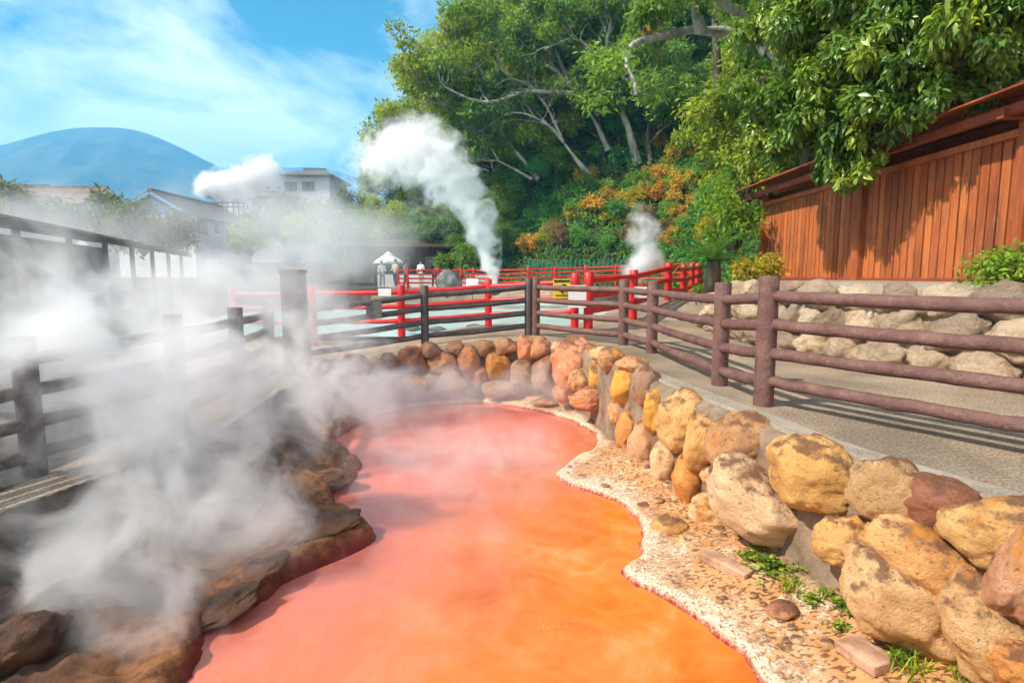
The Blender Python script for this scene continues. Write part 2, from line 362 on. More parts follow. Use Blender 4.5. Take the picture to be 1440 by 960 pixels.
def ground_z(X, Y, full=False):
    zp = path_z(X, Y)
    sb = poly_sd(X, Y, BP); sw = poly_sd(X, Y, WP)
    lf0 = smoothstep(-.1, -.8, X)*smoothstep(9.6, 8.0, Y)
    sw = sw+lf0*(fbm(X*3.1, Y*3.1, 17, 4)*.11+fbm(X*11, Y*11, 19, 3)*.035)+(1-lf0)*fbm(X*5, Y*5, 23, 5)*.06
    ds = np.maximum(sw, 0); db = np.maximum(-sb, 0)
    left = smoothstep(-.2, -1.3, X)*smoothstep(9.3, 7.6, Y)
    n1 = fbm(X*2.2, Y*2.2, 3, 5); n2 = fbm(X*9, Y*9, 5, 4)
    t = ds/(ds+db+1e-6)
    zr = WZ+.055*smoothstep(-.01, .05, ds)+.17*smoothstep(.1, 1.1, ds)+(n2*.022+n1*.02)*smoothstep(0, .15, ds)
    led = .13*smoothstep(-.01, .09, ds+n2*.05)
    rd = 1-np.abs(fbm(X*4.2, Y*4.2, 27, 4))*2
    zl = WZ+led+(zp-.3-WZ-.13)*smoothstep(.15, 1.0, t)*.9+(n1*.09+n2*.05+rd*.05*smoothstep(.1, .5, t)+.06*(np.floor(n1*4+n2*.6)/4-n1)+.05*np.maximum(0, fbm(X*6, Y*6, 41, 3)-.2))*smoothstep(0, .2, ds)
    zin = zr*(1-left)+zl*left
    zin = np.where(sw < 0, WZ-.015-np.minimum(.35, -sw*.6), zin)
    z = np.where(sb < 0, zin, zp)
    spd = poly_sd(X, Y, PALE); z = np.where(spd < 0, np.minimum(z, -.36-np.minimum(.4, -spd*.5)), z)
    sh = poly_sd(X, Y, HB); d = np.maximum(-sh, 0)
    hill = np.where(sh < 0, 26*(1-np.exp(-d*1.65/26))+fbm(X*.25, Y*.25, 9, 3)*.5*smoothstep(0, 3, d), 0)
    z = z+hill
    if full: return z, sw, sb, left, sh
    return z
def gz(x, y): return float(ground_z(np.array([float(x)]), np.array([float(y)]))[0])

def axis(parts):
    a = [np.linspace(p, q, n, endpoint=False) for p, q, n in parts]; return np.unique(np.concatenate(a+[[parts[-1][1]]]))
ax = axis([(-6000,-1000,6),(-1000,-100,12),(-100,-20,30),(-20,-4.5,40),(-4.5,3.4,240),(3.4,12,60),(12,60,50),(60,200,20),(200,6000,12)])
ay = axis([(-300,-20,6),(-20,1.0,12),(1.0,10.6,290),(10.6,20,70),(20,60,80),(60,160,40),(160,1000,20),(1000,6000,10)])
GX, GY = np.meshgrid(ax, ay)
Z, SW, SB, LF, SH = ground_z(GX.ravel(), GY.ravel(), True)
V = np.column_stack([GX.ravel(), GY.ravel(), Z])
nx, ny = len(ax), len(ay)
ii = (np.arange(ny-1)[:, None]*nx+np.arange(nx-1)[None, :]).ravel()
FQ = np.column_stack([ii, ii+1, ii+nx+1, ii+nx])
fc = V[FQ].mean(axis=1); fsb = SB[FQ].min(axis=1); fsh = SH[FQ].mean(axis=1)
is_bank = fsb < 0
is_hill = (~is_bank) & (fsh < 0)
is_path = (~is_bank) & (~is_hill) & ((fc[:, 0] > -3.75) | (fc[:, 1] > 9.2)) & (fc[:, 0] > -7.5) & (fc[:, 0] < 7) & (fc[:, 1] < 40) & (fc[:, 1] > -10)
def sub(name, sel, m, attrs=None):
    f = FQ[sel]; u, inv = np.unique(f, return_inverse=True)
    o = meshobj(name, V[u], inv.reshape(f.shape), m)
    for k, a in (attrs or {}).items():
        at_ = o.data.attributes.new(k, 'FLOAT', 'POINT'); at_.data.foreach_set('value', a[u].astype(np.float32))
    return tag(o, kind='structure')
sub('pool_bank', is_bank, M['bank'], {'shore': np.maximum(SW, 0), 'left': LF, 'wall': np.maximum(-SB, 0)})
sub('path', is_path, M['asphalt'])
sub('hillside', is_hill, M['hillsoil'])
sub('ground', ~(is_bank | is_path | is_hill), M['ground'])
# red water
def flat_poly(name, poly, z, m, inset=0):
    bm = bmesh.new(); vs = [bm.verts.new((x, y, z)) for x, y in poly]; f = bm.faces.new(vs); f.normal_update()
    if f.normal.z < 0: bmesh.ops.reverse_faces(bm, faces=[f])
    bmesh.ops.triangulate(bm, faces=bm.faces[:]); me = bpy.data.meshes.new(name); bm.to_mesh(me); bm.free()
    me.materials.append(m); o = bpy.data.objects.new(name, me); COL.objects.link(o); return tag(o, kind='structure')
wc = np.mean(np.array(WP), axis=0)
flat_poly('pool_water', [((x-wc[0])*1.03+wc[0], (y-wc[1])*1.03+wc[1]) for x, y in WP], WZ, M['water'])
flat_poly('pale_pool_water', PALE, -.30, M['pale_water'])
# concrete kerb between the boulders and the asphalt (from the near right round to the far side)
def ribbon(name, pts, w0, w1, z0, h, m, flip=False):
    mb = MB(); pts = [Vector((x, y, 0)) for x, y in pts]; rows = []
    for i, p in enumerate(pts):
        d = (pts[min(i+1, len(pts)-1)]-pts[max(i-1, 0)]).normalized(); n = Vector((d.y, -d.x, 0))
        a, b = p+n*w0, p+n*w1; zz = float(path_z(np.array([p.x]), np.array([p.y]))[0])
        a2 = p+n*(w0+.07); rows.append([(a.x, a.y, zz-.35), (a2.x, a2.y, zz+h), (b.x, b.y, zz+h*.35), (b.x, b.y, zz-.05)])
    vs = [q for r in rows for q in r]; fs = []
    for i in range(len(rows)-1):
        for k in range(3): fs.append((i*4+k, (i+1)*4+k, (i+1)*4+k+1, i*4+k+1))
    mb.add(vs, fs); return tag(mb.build(name, m, None, False), kind='structure')
def resample(P, step):
    out = []; P = [Vector(p) for p in P]
    for a, b in zip(P[:-1], P[1:]):
        n = max(1, int((b-a).length/step)); out += [a.lerp(b, i/n) for i in range(n)]
    return out+[P[-1]]
kp = resample([(x, y) for x, y in BND[:16]], .25)
for _ in range(2): kp = [kp[0]]+[(kp[i-1]+kp[i]*2+kp[i+1])/4 for i in range(1, len(kp)-1)]+[kp[-1]]
ribbon('kerb', [(p.x, p.y) for p in kp], -.0, .30, 0, .03, M['concrete'])

# mortared face of the pool wall that the boulders are bedded in
M['mortar'] = noisy('brown_mortar', (.13, .085, .055), (.33, .235, .155), 4, .92, 30, .02)
mb = MB(); rows = []
wp_ = resample([(x, y) for x, y in BND[:16]], .12)
for i, p in enumerate(wp_):
    d = (wp_[min(i+1, len(wp_)-1)]-wp_[max(i-1, 0)]).normalized(); n = Vector((d.y, -d.x)); zz = float(path_z(np.array([p.x]), np.array([p.y]))[0])
    for z_, o_ in ((-1.1, -.10), (-.7, -.085), (-.35, -.07), (zz-.02, -.05), (zz+.012, .03)):
        k_ = .02*float(fbm(np.array([i*.35]), np.array([z_*3.]), 51, 3)[0]); q = p+n*(o_+k_); rows.append((q.x, q.y, z_))
mb.add(rows, [(i*5+k, (i+1)*5+k, (i+1)*5+k+1, i*5+k+1) for i in range(len(wp_)-1) for k in range(4)])
tag(mb.build('pool_wall', M['mortar']), kind='structure')

# mountain
def mountain(name, prof, Y, depth, seed):
    xs = np.linspace(prof[0][0], prof[-1][0], 90); hs = np.interp(xs, [p[0] for p in prof], [p[1] for p in prof])
    for _ in range(3): hs[1:-1] = (hs[:-2]+2*hs[1:-1]+hs[2:])/4
    wx = (xs-720)/F*Y; wz = CZ+(388-hs)/F*Y
    vs, nr = [], 26
    for j in range(nr):
        t = -1+2*j/(nr-1); k = max(0, 1-abs(t)**1.25)
        yy = Y+t*depth
        n = fbm(wx/170+seed, np.full_like(wx, j*.9), seed, 4)
        n2 = 1-np.abs(fbm(wx/90+seed, np.full_like(wx, j*.35), seed+4, 4))*2
        zz = wz*k*(1+(.05*n+.09*n2*min(1, abs(t)*2.5)-.05)*(0 if abs(t) < .05 else 1))-2
        vs.append(np.column_stack([wx*(yy/Y)**.5, np.full_like(wx, yy), zz]))
    v = np.vstack(vs); n_ = 90
    i2 = (np.arange(nr-1)[:, None]*n_+np.arange(n_-1)[None, :]).ravel()
    return tag(meshobj(name, v, np.column_stack([i2, i2+1, i2+n_+1, i2+n_]), M['mountain']), kind='structure')
mountain('mountain', [(-420,320),(-200,255),(-80,232),(0,216),(40,208),(90,194),(128,187),(165,186),(200,187),(225,192),(260,207),(290,222),(320,238),(380,262),(460,290),(560,330),(640,380)], 1500, 600, 1)
mountain('mountain', [(180,330),(260,262),(340,240),(365,228),(385,234),(415,240),(450,238),(480,243),(560,270),(700,330)], 2000, 600, 5)

# ------------------------------------------------------------------ fences
def fence(label, cat, posts, mlog, pr=.085, rr=.052, h=1.12, rails=(.2, .45, .7, .95), name='log_fence', seg=12, group=None, square=False, skip=()):
    """posts: list of Vector base points, one fence > post, rail"""
    root = empty(name, posts[0]); tag(root, label, cat, group); o0 = Vector(posts[0])
    for p in posts:
        mb = MB(); q = Vector(p)-o0; n = 7
        mb.tube([q+Vector((0, 0, -.25+(h+.25)*i/(n-1))) for i in range(n)]+[q+Vector((0, 0, h+.006))], [pr*random.uniform(.97, 1.03) for _ in range(n)]+[pr*.9], seg, .012)
        mb.build('post', mlog, root)
    for i, (a, b) in enumerate(zip(posts[:-1], posts[1:])):
        if i in skip: continue
        for z in rails:
            mb = MB(); A, B = Vector(a)-o0+Vector((0, 0, z)), Vector(b)-o0+Vector((0, 0, z)); Ln = (B-A).length; n = max(3, int(Ln/.12))
            pts = [A.lerp(B, k/(n-1))+Vector((random.gauss(0, .003), random.gauss(0, .003), random.gauss(0, .003)-.012*math.sin(math.pi*k/(n-1)))) for k in range(n)]
            mb.tube(pts, [rr*random.uniform(.96, 1.04) for _ in pts], seg, .02); mb.build('rail', mlog, root)
    return root
def pv(px, Y, base): p = at(px, base, Y); return p
P1, P2, P3, P4, P5 = pv(1073,5.0,566), pv(1011,5.95,547), pv(916,8.5,500), pv(876,9.5,487), pv(753,11.1,472)
P0 = Vector((3.75, 2.75, .02)); P00 = Vector((5.2, .9, .02))
P5b, P6, P7 = pv(743,11.1,472), pv(598,10.5,487), pv(432,9.7,513)
P7b, P8m, P8, P9 = pv(381,9.0,525), pv(336,7.0,535), pv(253,5.4,605), pv(52,4.35,690)
P8m.z, P8.z, P9.z = -.36, -.34, -.44
P10, P11 = Vector((-4.35, 2.9, -.5)), Vector((-5.2, 1.2, -.5))
fence('purple brown log fence with four rails along the sunlit path beside the boulders', 'fence', [P00, P0, P1, P2, P3, P4, P5], M['log'])
fence('grey brown log fence with four rails behind the far pool wall', 'fence', [P5b, P6, P7], M['log_shade'], pr=.075)
fence('dark shaded log fence half hidden in steam on the left bank', 'fence', [P7b, P8m, P8, P9, P10, P11], M['log_shade'], pr=.085)
RED = [at(330,470,13.3), at(441,470,12.9), pv(565,12.7,470), pv(687,13.1,460), pv(808,12.0,458)]
fence('red painted fence at the near edge of the pale blue pool', 'fence', RED, M['red'], .085, .055, 1.1, (.3, .62, .94), 'red_fence', 10)
RED2 = [pv(827,12.0,457), pv(890,14,443), pv(939,16.6,423), pv(960,18,421), pv(972,20.5,414), pv(980,23,409), pv(984,27,404)]
fence('bright red fence climbing round the path below the cycad', 'fence', RED2, M['red'], .10, .07, 1.1, (.3, .62, .94), 'red_fence', 10)
farx = [(560,33),(573,33),(616,33.5),(648,33.5),(666,33.5),(700,33.5),(743,33),(781,33),(823,33),(866,32.5),(903,32),(940,31),(975,29)]
fence('long red fence across the far side of the pale pool', 'fence', [Vector((at(x, 390, Y).x, Y, .48+max(0, (x-700)*.0012))) for x, Y in farx], M['red'], .075, .045, 1.12, (.28, .53, .78, 1.0), 'red_fence', 8)
# green net fence behind it
nb = MB()
for x in np.linspace(1.0, 7.0, 22): nb.tube([(x, 35.0, .5), (x, 35.0, 2.15)], .025, 5)
for z in np.linspace(.7, 2.1, 12): nb.tube([(1.0, 35.0, z), (7.0, 35.0, z)], .016, 4)
tag(nb.build('net_fence', M['net']), 'green net fence at the foot of the wooded slope', 'fence')

# ------------------------------------------------------------------ rocks
def rock_mesh(name, seed, sub_=4, sharp=.17, faceted=9):
    bm = bmesh.new(); bmesh.ops.create_icosphere(bm, subdivisions=sub_, radius=1)
    r = random.Random(seed); off = Vector((r.uniform(-50, 50), r.uniform(-50, 50), r.uniform(-50, 50)))
    planes = []
    for _ in range(faceted):
        d = Vector((r.gauss(0, 1), r.gauss(0, 1), r.gauss(0, 1))).normalized(); planes.append((d, r.uniform(.72, .95)))
    for v in bm.verts:
        d = v.co.normalized(); k = 1.0
        for pd, pl in planes:
            c = d.dot(pd)
            if c > .05:
                lim = pl/c
                if lim < k: k = lim*.85+k*.15
        pit = mnoise.noise(d*4.6+off*1.7); k *= 1+sharp*mnoise.fractal(d*1.1+off, 1., 2., 3)+.055*mnoise.fractal(d*3.0+off, .9, 2.1, 4)+.02*mnoise.fractal(d*9+off, .7, 2.1, 4)-.14*max(0, pit-.32)
        v.co = d*k
    xs = [[v.co[i] for v in bm.verts] for i in range(3)]
    for i in range(3):
        lo, hi = min(xs[i]), max(xs[i])
        for v in bm.verts: v.co[i] = (v.co[i]-(lo+hi)/2)/(hi-lo)*2
    me = bpy.data.meshes.new(name); bm.to_mesh(me); bm.free(); me.polygons.foreach_set('use_smooth', np.ones(len(me.polygons), dtype=bool)); return me
def plan_hit(px, py, pts, inset=0.):
    d = ray(px, py); dx, dy = d.x, d.y; best = None
    for a, b in zip(pts[:-1], pts[1:]):
        a = Vector((a[0], a[1])); b = Vector((b[0], b[1])); e = b-a
        det = dx*(-e.y)-dy*(-e.x)
        if abs(det) < 1e-9: continue
        t = (a.x*(-e.y)-a.y*(-e.x))/det; s = (dx*a.y-dy*a.x)/det
        if t > 0 and -.02 <= s <= 1.02:
            if best is None or t < best: best = t
    if best is None: return None
    return Vector((0, 0, CZ))+d*best
COLS = {'och': (.68,.40,.17), 'yel': (.70,.38,.09), 'tan': (.70,.48,.26), 'crm': (.74,.56,.34), 'brn': (.56,.34,.18), 'pnk': (.62,.34,.20), 'org': (.64,.30,.10), 'dk': (.30,.15,.09), 'gry': (.40,.27,.18)}
seed_c = [100]
def boulder(px, py, w, h, tilt, col, label, inset=.1, Y=None, dep=.85, group='boulders lining the pool wall', name='boulder', sub_=4, m=None):
    seed_c[0] += 1
    p = at(px, py, Y) if Y else None
    if p is None:
        p = plan_hit(px, py, BND[:17])
        p = p*1.0
        q = p-Vector((0, 0, CZ)); dd = q.length; p = Vector((0, 0, CZ))+q*((dd-inset)/dd)
    depth = (p-Vector((0, 0, CZ))).dot(Vector((0, cp, -sp)))
    sx, sz = w*depth/F/2, h*depth/F/2; sy = dep*(sx+sz)/2
    me = rock_mesh(name, seed_c[0], 5 if (sub_ == 4 and w > 50) else sub_); me.materials.append(m or M['boulder'])
    az = math.atan2(p.x, p.y)
    rot = Matrix.Rotation(-az, 4, 'Z') @ Matrix.Rotation(R(-tilt)*-1, 4, 'Y')
    me.transform(rot @ Matrix.Diagonal((sx*1.06, sy*1.05, sz*1.06, 1)))
    o = bpy.data.objects.new(name, me); COL.objects.link(o); o.location = p
    o.color = (*[c*random.uniform(.92, 1.08) for c in COLS[col]], 1)
    return tag(o, label, 'boulder', group)
# right bank, from the far corner to the near right; tilt > 0 leans down to the right
RB = [
 (846,499,32,26,0,'tan','small pale boulder capping the far corner of the right wall',.0),
 (861,506,40,36,10,'brn','knobbly brown boulder second from the far corner of the right wall',.05),
 (841,532,26,42,0,'yel','small bright yellow stone in the far corner below the pale cap stone',.1),
 (889,513,46,26,5,'brn','flat brown boulder lying along the concrete behind the yellow ones',-.05),
 (881,541,40,54,15,'yel','egg yellow boulder with a brown top beside the knobbly brown one',.1),
 (907,541,40,58,10,'gry','grey brown boulder with an orange foot right of the egg yellow one',.08),
 (923,578,36,64,0,'yel','narrow yellow boulder pressed against the tall pale topped one',.12),
 (961,590,72,90,18,'och','tall ochre boulder with a pale wedge shaped top in the upper row',.1),
 (988,622,48,80,12,'och','narrow yellow and brown boulder wedged left of the large round brown one',.14),
 (1043,627,98,100,15,'brn','large craggy brown boulder directly below the paired fence posts',.1),
 (867,578,24,36,0,'och','small tan stone low in the far corner of the right wall',.2),
 (882,606,32,66,5,'org','tall orange stone at the foot of the wall near the far corner',.25),
 (905,628,44,84,5,'pnk','tall pinkish boulder at the foot of the wall',.25),
 (934,645,38,66,8,'crm','white crusted stone between the pinkish boulder and the rusty one',.28),
 (969,671,46,82,5,'org','rusty orange boulder in the lower row beside the white crusted stone',.25),
 (994,668,20,26,0,'tan','fist sized tan pebble stone jammed beside the rusty boulder',.2),
 (1002,722,62,62,20,'crm','pale pinkish rock at the foot of the long cream slab',.3),
 (1075,716,172,92,34,'crm','long cream boulder lying aslant in the lower row',.24),
 (1142,668,124,108,10,'och','big round ochre boulder with a brown cap in the upper row',.12),
 (1248,688,98,100,0,'brn','craggy brown boulder with an orange hollow in its face',.1),
 (1317,709,100,78,8,'dk','smooth dark reddish brown boulder on top near the right edge',.08),
 (1412,757,146,122,0,'och','large smooth ochre boulder at the right edge, upper row',.12),
 (1192,761,84,84,20,'och','squat dark topped ochre boulder under the craggy brown one',.2),
 (1302,787,156,98,26,'och','slanting ochre boulder under the dark reddish one',.22),
 (1262,842,172,112,34,'tan','long tan boulder sloping down to the weeds',.34),
 (1396,893,120,170,-28,'tan','tall pale tan boulder standing at the bottom right',.32),
 (1440,812,76,170,10,'pnk','pink brown upright slab at the right edge',.30),
 (1440,938,90,70,0,'org','bright orange stone in the bottom right corner',.42),
]
for px, py, w, h, t, c, lab, ins in RB: boulder(px, py, w, h, t, c, lab, ins)
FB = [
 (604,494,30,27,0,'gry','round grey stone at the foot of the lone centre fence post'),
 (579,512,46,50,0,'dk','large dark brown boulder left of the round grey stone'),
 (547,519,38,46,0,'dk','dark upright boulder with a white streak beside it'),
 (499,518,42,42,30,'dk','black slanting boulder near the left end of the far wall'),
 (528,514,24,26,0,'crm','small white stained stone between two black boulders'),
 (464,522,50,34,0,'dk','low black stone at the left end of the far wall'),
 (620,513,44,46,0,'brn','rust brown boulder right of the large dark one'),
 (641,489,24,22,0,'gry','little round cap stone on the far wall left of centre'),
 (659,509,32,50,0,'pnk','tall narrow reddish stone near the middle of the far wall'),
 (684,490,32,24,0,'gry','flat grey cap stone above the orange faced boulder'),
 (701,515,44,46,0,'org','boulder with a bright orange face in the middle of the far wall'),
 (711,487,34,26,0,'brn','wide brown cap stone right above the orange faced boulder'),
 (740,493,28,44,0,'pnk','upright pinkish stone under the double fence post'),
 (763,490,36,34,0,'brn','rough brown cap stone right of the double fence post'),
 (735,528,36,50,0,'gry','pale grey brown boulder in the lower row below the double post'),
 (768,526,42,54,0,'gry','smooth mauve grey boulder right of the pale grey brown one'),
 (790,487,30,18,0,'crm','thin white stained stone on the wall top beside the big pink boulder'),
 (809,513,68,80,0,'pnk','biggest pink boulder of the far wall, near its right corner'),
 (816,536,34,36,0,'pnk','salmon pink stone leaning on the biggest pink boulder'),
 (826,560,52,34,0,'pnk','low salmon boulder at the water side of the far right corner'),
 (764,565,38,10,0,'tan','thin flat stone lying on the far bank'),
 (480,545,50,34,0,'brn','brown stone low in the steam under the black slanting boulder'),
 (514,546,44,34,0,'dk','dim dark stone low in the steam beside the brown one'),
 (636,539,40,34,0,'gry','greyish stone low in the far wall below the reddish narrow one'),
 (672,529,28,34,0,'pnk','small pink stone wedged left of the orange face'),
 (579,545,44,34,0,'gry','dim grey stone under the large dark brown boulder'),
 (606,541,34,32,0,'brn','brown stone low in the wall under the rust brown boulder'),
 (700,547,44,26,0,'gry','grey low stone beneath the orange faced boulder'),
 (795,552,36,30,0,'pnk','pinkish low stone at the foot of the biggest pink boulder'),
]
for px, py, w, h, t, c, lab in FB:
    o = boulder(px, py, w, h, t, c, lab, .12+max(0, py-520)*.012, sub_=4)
    k_ = float(np.interp(px, [440, 620, 760, 850], [.35, .6, .85, 1.0])); o.color = (o.color[0]*k_, o.color[1]*k_*.94, o.color[2]*k_*.94, 1)  # wet and darker leftwards, with shade put into the boulder colours
# lumps on the left bank
boulder(8,915,150,80,-10,'brn','dark brown rock ledge in the bottom left corner',Y=2.75, group=None, m=M['darkrock'])
for px, py, w, h, c in ((450,735,90,40,'dk'),(400,765,100,46,'dk'),(350,800,90,44,'dk'),(300,850,100,50,'dk'),(455,668,70,34,'dk')):
    p = onz(px, py, -.88)
    for _ in range(6): p = onz(px, py, gz(p.x, p.y))
    boulder(px, py+8, w*1.25, h*.62, random.uniform(-22, 6), c, 'rough dark rock half sunk in the steaming left bank', Y=p.y+.02, dep=1.15, group='rocks on the dark left bank', name='rock', m=M['darkrock'])
# stones and slabs lying on the right bank
def bank_pt(px, py):
    p = onz(px, py, -.85)
    for _ in range(6): p = onz(px, py, gz(p.x, p.y))
    return p
def slab(px, py, L_, W, T, rz, tx, ty, label, name='slab', m='brick', cat='slab'):
    p = bank_pt(px, py); mb = MB(); nx_, ny_ = 8, 4; bm = bmesh.new(); bmesh.ops.create_cube(bm, size=1)
    bmesh.ops.subdivide_edges(bm, edges=bm.edges[:], cuts=5, use_grid_fill=True)
    for v in bm.verts:
        q = Vector((v.co.x*L_, v.co.y*W, v.co.z*T)); n = mnoise.noise_vector(q*9+Vector((px, py, 0)))*.006
        e = max(abs(v.co.x), abs(v.co.y)); v.co = q+n
        if abs(q.z) > T*.45: v.co.z *= 1-.18*(max(0, e-.33)/.17)
    me = bpy.data.meshes.new(name); bm.to_mesh(me); bm.free(); me.materials.append(M[m])
    o = bpy.data.objects.new(name, me); COL.objects.link(o); o.location = p+Vector((0, 0, T*.3)); o.rotation_euler = (R(tx), R(ty), R(rz))
    md = o.modifiers.new('bevel', 'BEVEL'); md.width = .006; md.limit_method = 'ANGLE'
    return tag(o, label, cat)
slab(1020,797,.36,.12,.07,-52,4,3,'long pink brown block lying on the bank below the cream boulder')
slab(1217,925,.24,.17,.07,-72,4,-2,'flat pale pink slab lying among weeds at the bottom')
p = bank_pt(941,741)
boulder(941,739,50,28,0,'och','round flat topped ochre stone alone on the crusted bank',Y=p.y, dep=1.1, group=None, name='stone')
for px, py, w in ((1100,860,44),(905,712,18),(1055,775,16),(1160,905,24),(1185,835,20),(1120,900,18),(1010,845,14),(1235,895,20),(1325,925,24),(925,705,16),(958,760,16),(1010,745,18)):
    p = bank_pt(px, py); boulder(px, py-2, w, w*.55, random.uniform(-20, 20), random.choice(['tan', 'crm', 'pnk']), 'small loose stone lying on the crusted right bank', Y=p.y, dep=1.2, group='loose stones on the right bank', name='stone', sub_=3)

for k in range(40):
    y = random.uniform(2.2, 6.2); xs_ = [x for x in np.linspace(.6, 2.6, 60)]
    a_ = np.array(xs_); b_ = np.full(60, y); ok = (poly_sd(a_, b_, WP) > .1) & (poly_sd(a_, b_, BP) < -.12)
    if not ok.any(): continue
    x = float(random.choice(list(a_[ok]))); z = gz(x, y); d_ = Vector((x, y, z-CZ)); w_ = random.uniform(.018, .055)*F/y
    q_ = Vector((x, y, z+.006)); me = rock_mesh('stone', 900+k, 3, .25, 6); me.materials.append(M['boulder']); sw_ = random.uniform(.015, .04)
    me.transform(Matrix.Diagonal((sw_*random.uniform(.9, 1.5), sw_, sw_*.6, 1)) @ Matrix.Rotation(random.random()*6, 4, 'Z'))
    o = bpy.data.objects.new('stone', me); COL.objects.link(o); o.location = q_; o.color = (*COLS[random.choice(['tan', 'crm', 'pnk', 'gry'])], 1)
    tag(o, 'small loose stone lying on the crusted right bank', 'boulder', 'loose stones on the right bank')
# stone retaining wall beside the path (> mortar, stone)
SWALL = [(6.6,2.6),(5.75,4.0),(4.98,5.5),(4.42,7.4),(4.12,9.0),(4.1,10.8),(4.35,12.8)]
sw = empty('stone_wall', (4.12, 9, 0)); tag(sw, 'low tan rubble stone retaining wall beside the path under the wooden screen', 'wall')
o0 = Vector((4.12, 9, 0))
sp_ = resample(SWALL, .3)
def along(P):
    d = [0.]
    for a, b in zip(P[:-1], P[1:]): d.append(d[-1]+(b-a).length)
    return d
sd = along(sp_)
def on_wall(s):
    for i in range(len(sp_)-1):
        if s <= sd[i+1]:
            a, b = sp_[i], sp_[i+1]; p = a.lerp(b, (s-sd[i])/(sd[i+1]-sd[i])); d = (b-a).normalized(); return p, d
    return sp_[-1], (sp_[-1]-sp_[-2]).normalized()
def wall_h(s): return 1.06-.35*max(0, (s-sd[-1]+2.4)/2.4)
mb = MB(); rows = []
for s, p in zip(sd, sp_):
    _, d = on_wall(s); n = Vector((-d.y, d.x)); n = n if n.x < 0 else -n   # towards the path
    zz = gz(p.x-.4, p.y); h = wall_h(s)
    a, b, c = p-n*.0, p-n*.10, p-n*.5
    rows.append([(a.x-o0.x, a.y-o0.y, zz-.2), (b.x-o0.x, b.y-o0.y, h-.03), (c.x-o0.x, c.y-o0.y, h-.02), (c.x-o0.x, c.y-o0.y, zz-.2)])
vs = [q for r in rows for q in r]; fs = []
for i in range(len(rows)-1):
    for k in range(3): fs.append((i*4+k, i*4+k+1, (i+1)*4+k+1, (i+1)*4+k))
fs.append((0, 1, 2, 3)); e = (len(rows)-1)*4; fs.append((e+3, e+2, e+1, e))
mb.add(vs, fs); mb.build('mortar', M['concrete'], sw, False)
rs = random.Random(5); s0 = .2
rockm = [rock_mesh('stone', 500+i, 4, .34, 7) for i in range(9)]
for rm in rockm: rm.materials.append(M['stone_lt'])
for row in range(3):
    s = rs.uniform(0, .3)
    while s < sd[-1]-.1:
        w = rs.uniform(.30, .74)*(1 if row else 1.1); hgt = [.42, .40, .36][row]*rs.uniform(.88, 1.1)
        p, d = on_wall(s+w/2); n = Vector((-d.y, d.x)); n = n if n.x < 0 else -n
        zb = gz(p.x-.4, p.y); H = wall_h(s+w/2)-zb
        zc = zb+H*[.17, .50, .82][row]+rs.uniform(-.02, .02)
        o = bpy.data.objects.new('stone', rs.choice(rockm)); COL.objects.link(o); o.parent = sw
        q = p-n*(.02+.03*row)+n*.02; o.location = (q.x-o0.x, q.y-o0.y, zc-o0.z)
        o.scale = (w*.58, .22, hgt*.58*H); o.rotation_euler = (rs.uniform(-.2, .2), rs.uniform(-.25, .25), math.atan2(d.y, d.x)+(math.pi if rs.random() < .5 else 0))
        s += w*.98
# coping strip and planted bed behind the wall
bed = MB(); rows = []
for s, p in zip(sd, sp_):
    h = wall_h(s); a = Vector((p.x+.07, p.y+.0)); b = Vector((6.7, p.y+.15)) if p.x < 6.3 else Vector((7.2, p.y))
    rows += [(a.x+.03, a.y, h-.06), (a.x+.03, a.y, h), (b.x, b.y, h+.02)]
fs = []
for i in range(len(sp_)-1):
    for k in range(2): fs.append((i*3+k, i*3+k+1, (i+1)*3+k+1, (i+1)*3+k))
bed.add(rows, fs); tag(bed.build('planting_bed_ground', M['concrete'], None, False), kind='structure')

# ------------------------------------------------------------------ wooden screen with a small roof
WX = 6.0
ws = empty('wooden_screen', (WX, 9, 1.05)); tag(ws, 'tall red brown plank screen with a small eaved roof above the stone wall', 'screen wall')
def wl(x, y, z): return (x-WX, y-9, z-1.05)
Y0, Y1 = 3.6, 13.75
pb = MB(); y = Y0
while y < Y1-.05:
    wv = .155
    pb.box(wl(WX+random.uniform(-.004, .004), y+wv/2, 1.95), (.025, wv-.026, 1.68), 0, random.random(), .0015); y += wv
bevel(pb.build('planks', M['plank'], ws, False), .003, 1)
bb = MB(); bb.box(wl(WX+.05, (Y0+Y1)/2, 1.95), (.02, Y1-Y0, 1.66), 0, .1); bb.build('backing_board', M['darkwood'], ws, False)
for yy, ww in ((13.7, .13), (9.9, .17), (6.78, .17), (4.2, .17)):
    b = MB(); b.box(wl(WX-.035, yy, 2.02), (.14, ww, 1.98), 0, random.random()); bevel(b.build('post', M['plank'], ws, False), .008)
b = MB(); b.box(wl(WX-.01, (Y0+Y1)/2, 1.085), (.12, Y1-Y0, .07), 0, .2); bevel(b.build('bottom_rail', M['beam'], ws, False), .006)
b = MB(); b.box(wl(WX-.02, (Y0+Y1)/2, 2.82), (.11, Y1-Y0+.3, .09), 0, .6); bevel(b.build('top_rail', M['plank'], ws, False), .006)
b = MB(); b.box(wl(WX-.30, (Y0+Y1)/2, 3.03), (.10, Y1-Y0+.7, .11), 0, .5); b.box(wl(WX+.35, (Y0+Y1)/2, 3.03), (.10, Y1-Y0+.7, .11), 0, .5)
bevel(b.build('eave_beam', M['beam'], ws, False), .006)
for yy in (13.7, 9.9, 6.78, 4.2):
    b = MB(); b.box(wl(WX+.02, yy, 2.99), (.85, .10, .10), 0, .4); bevel(b.build('bracket', M['beam'], ws, False), .006)
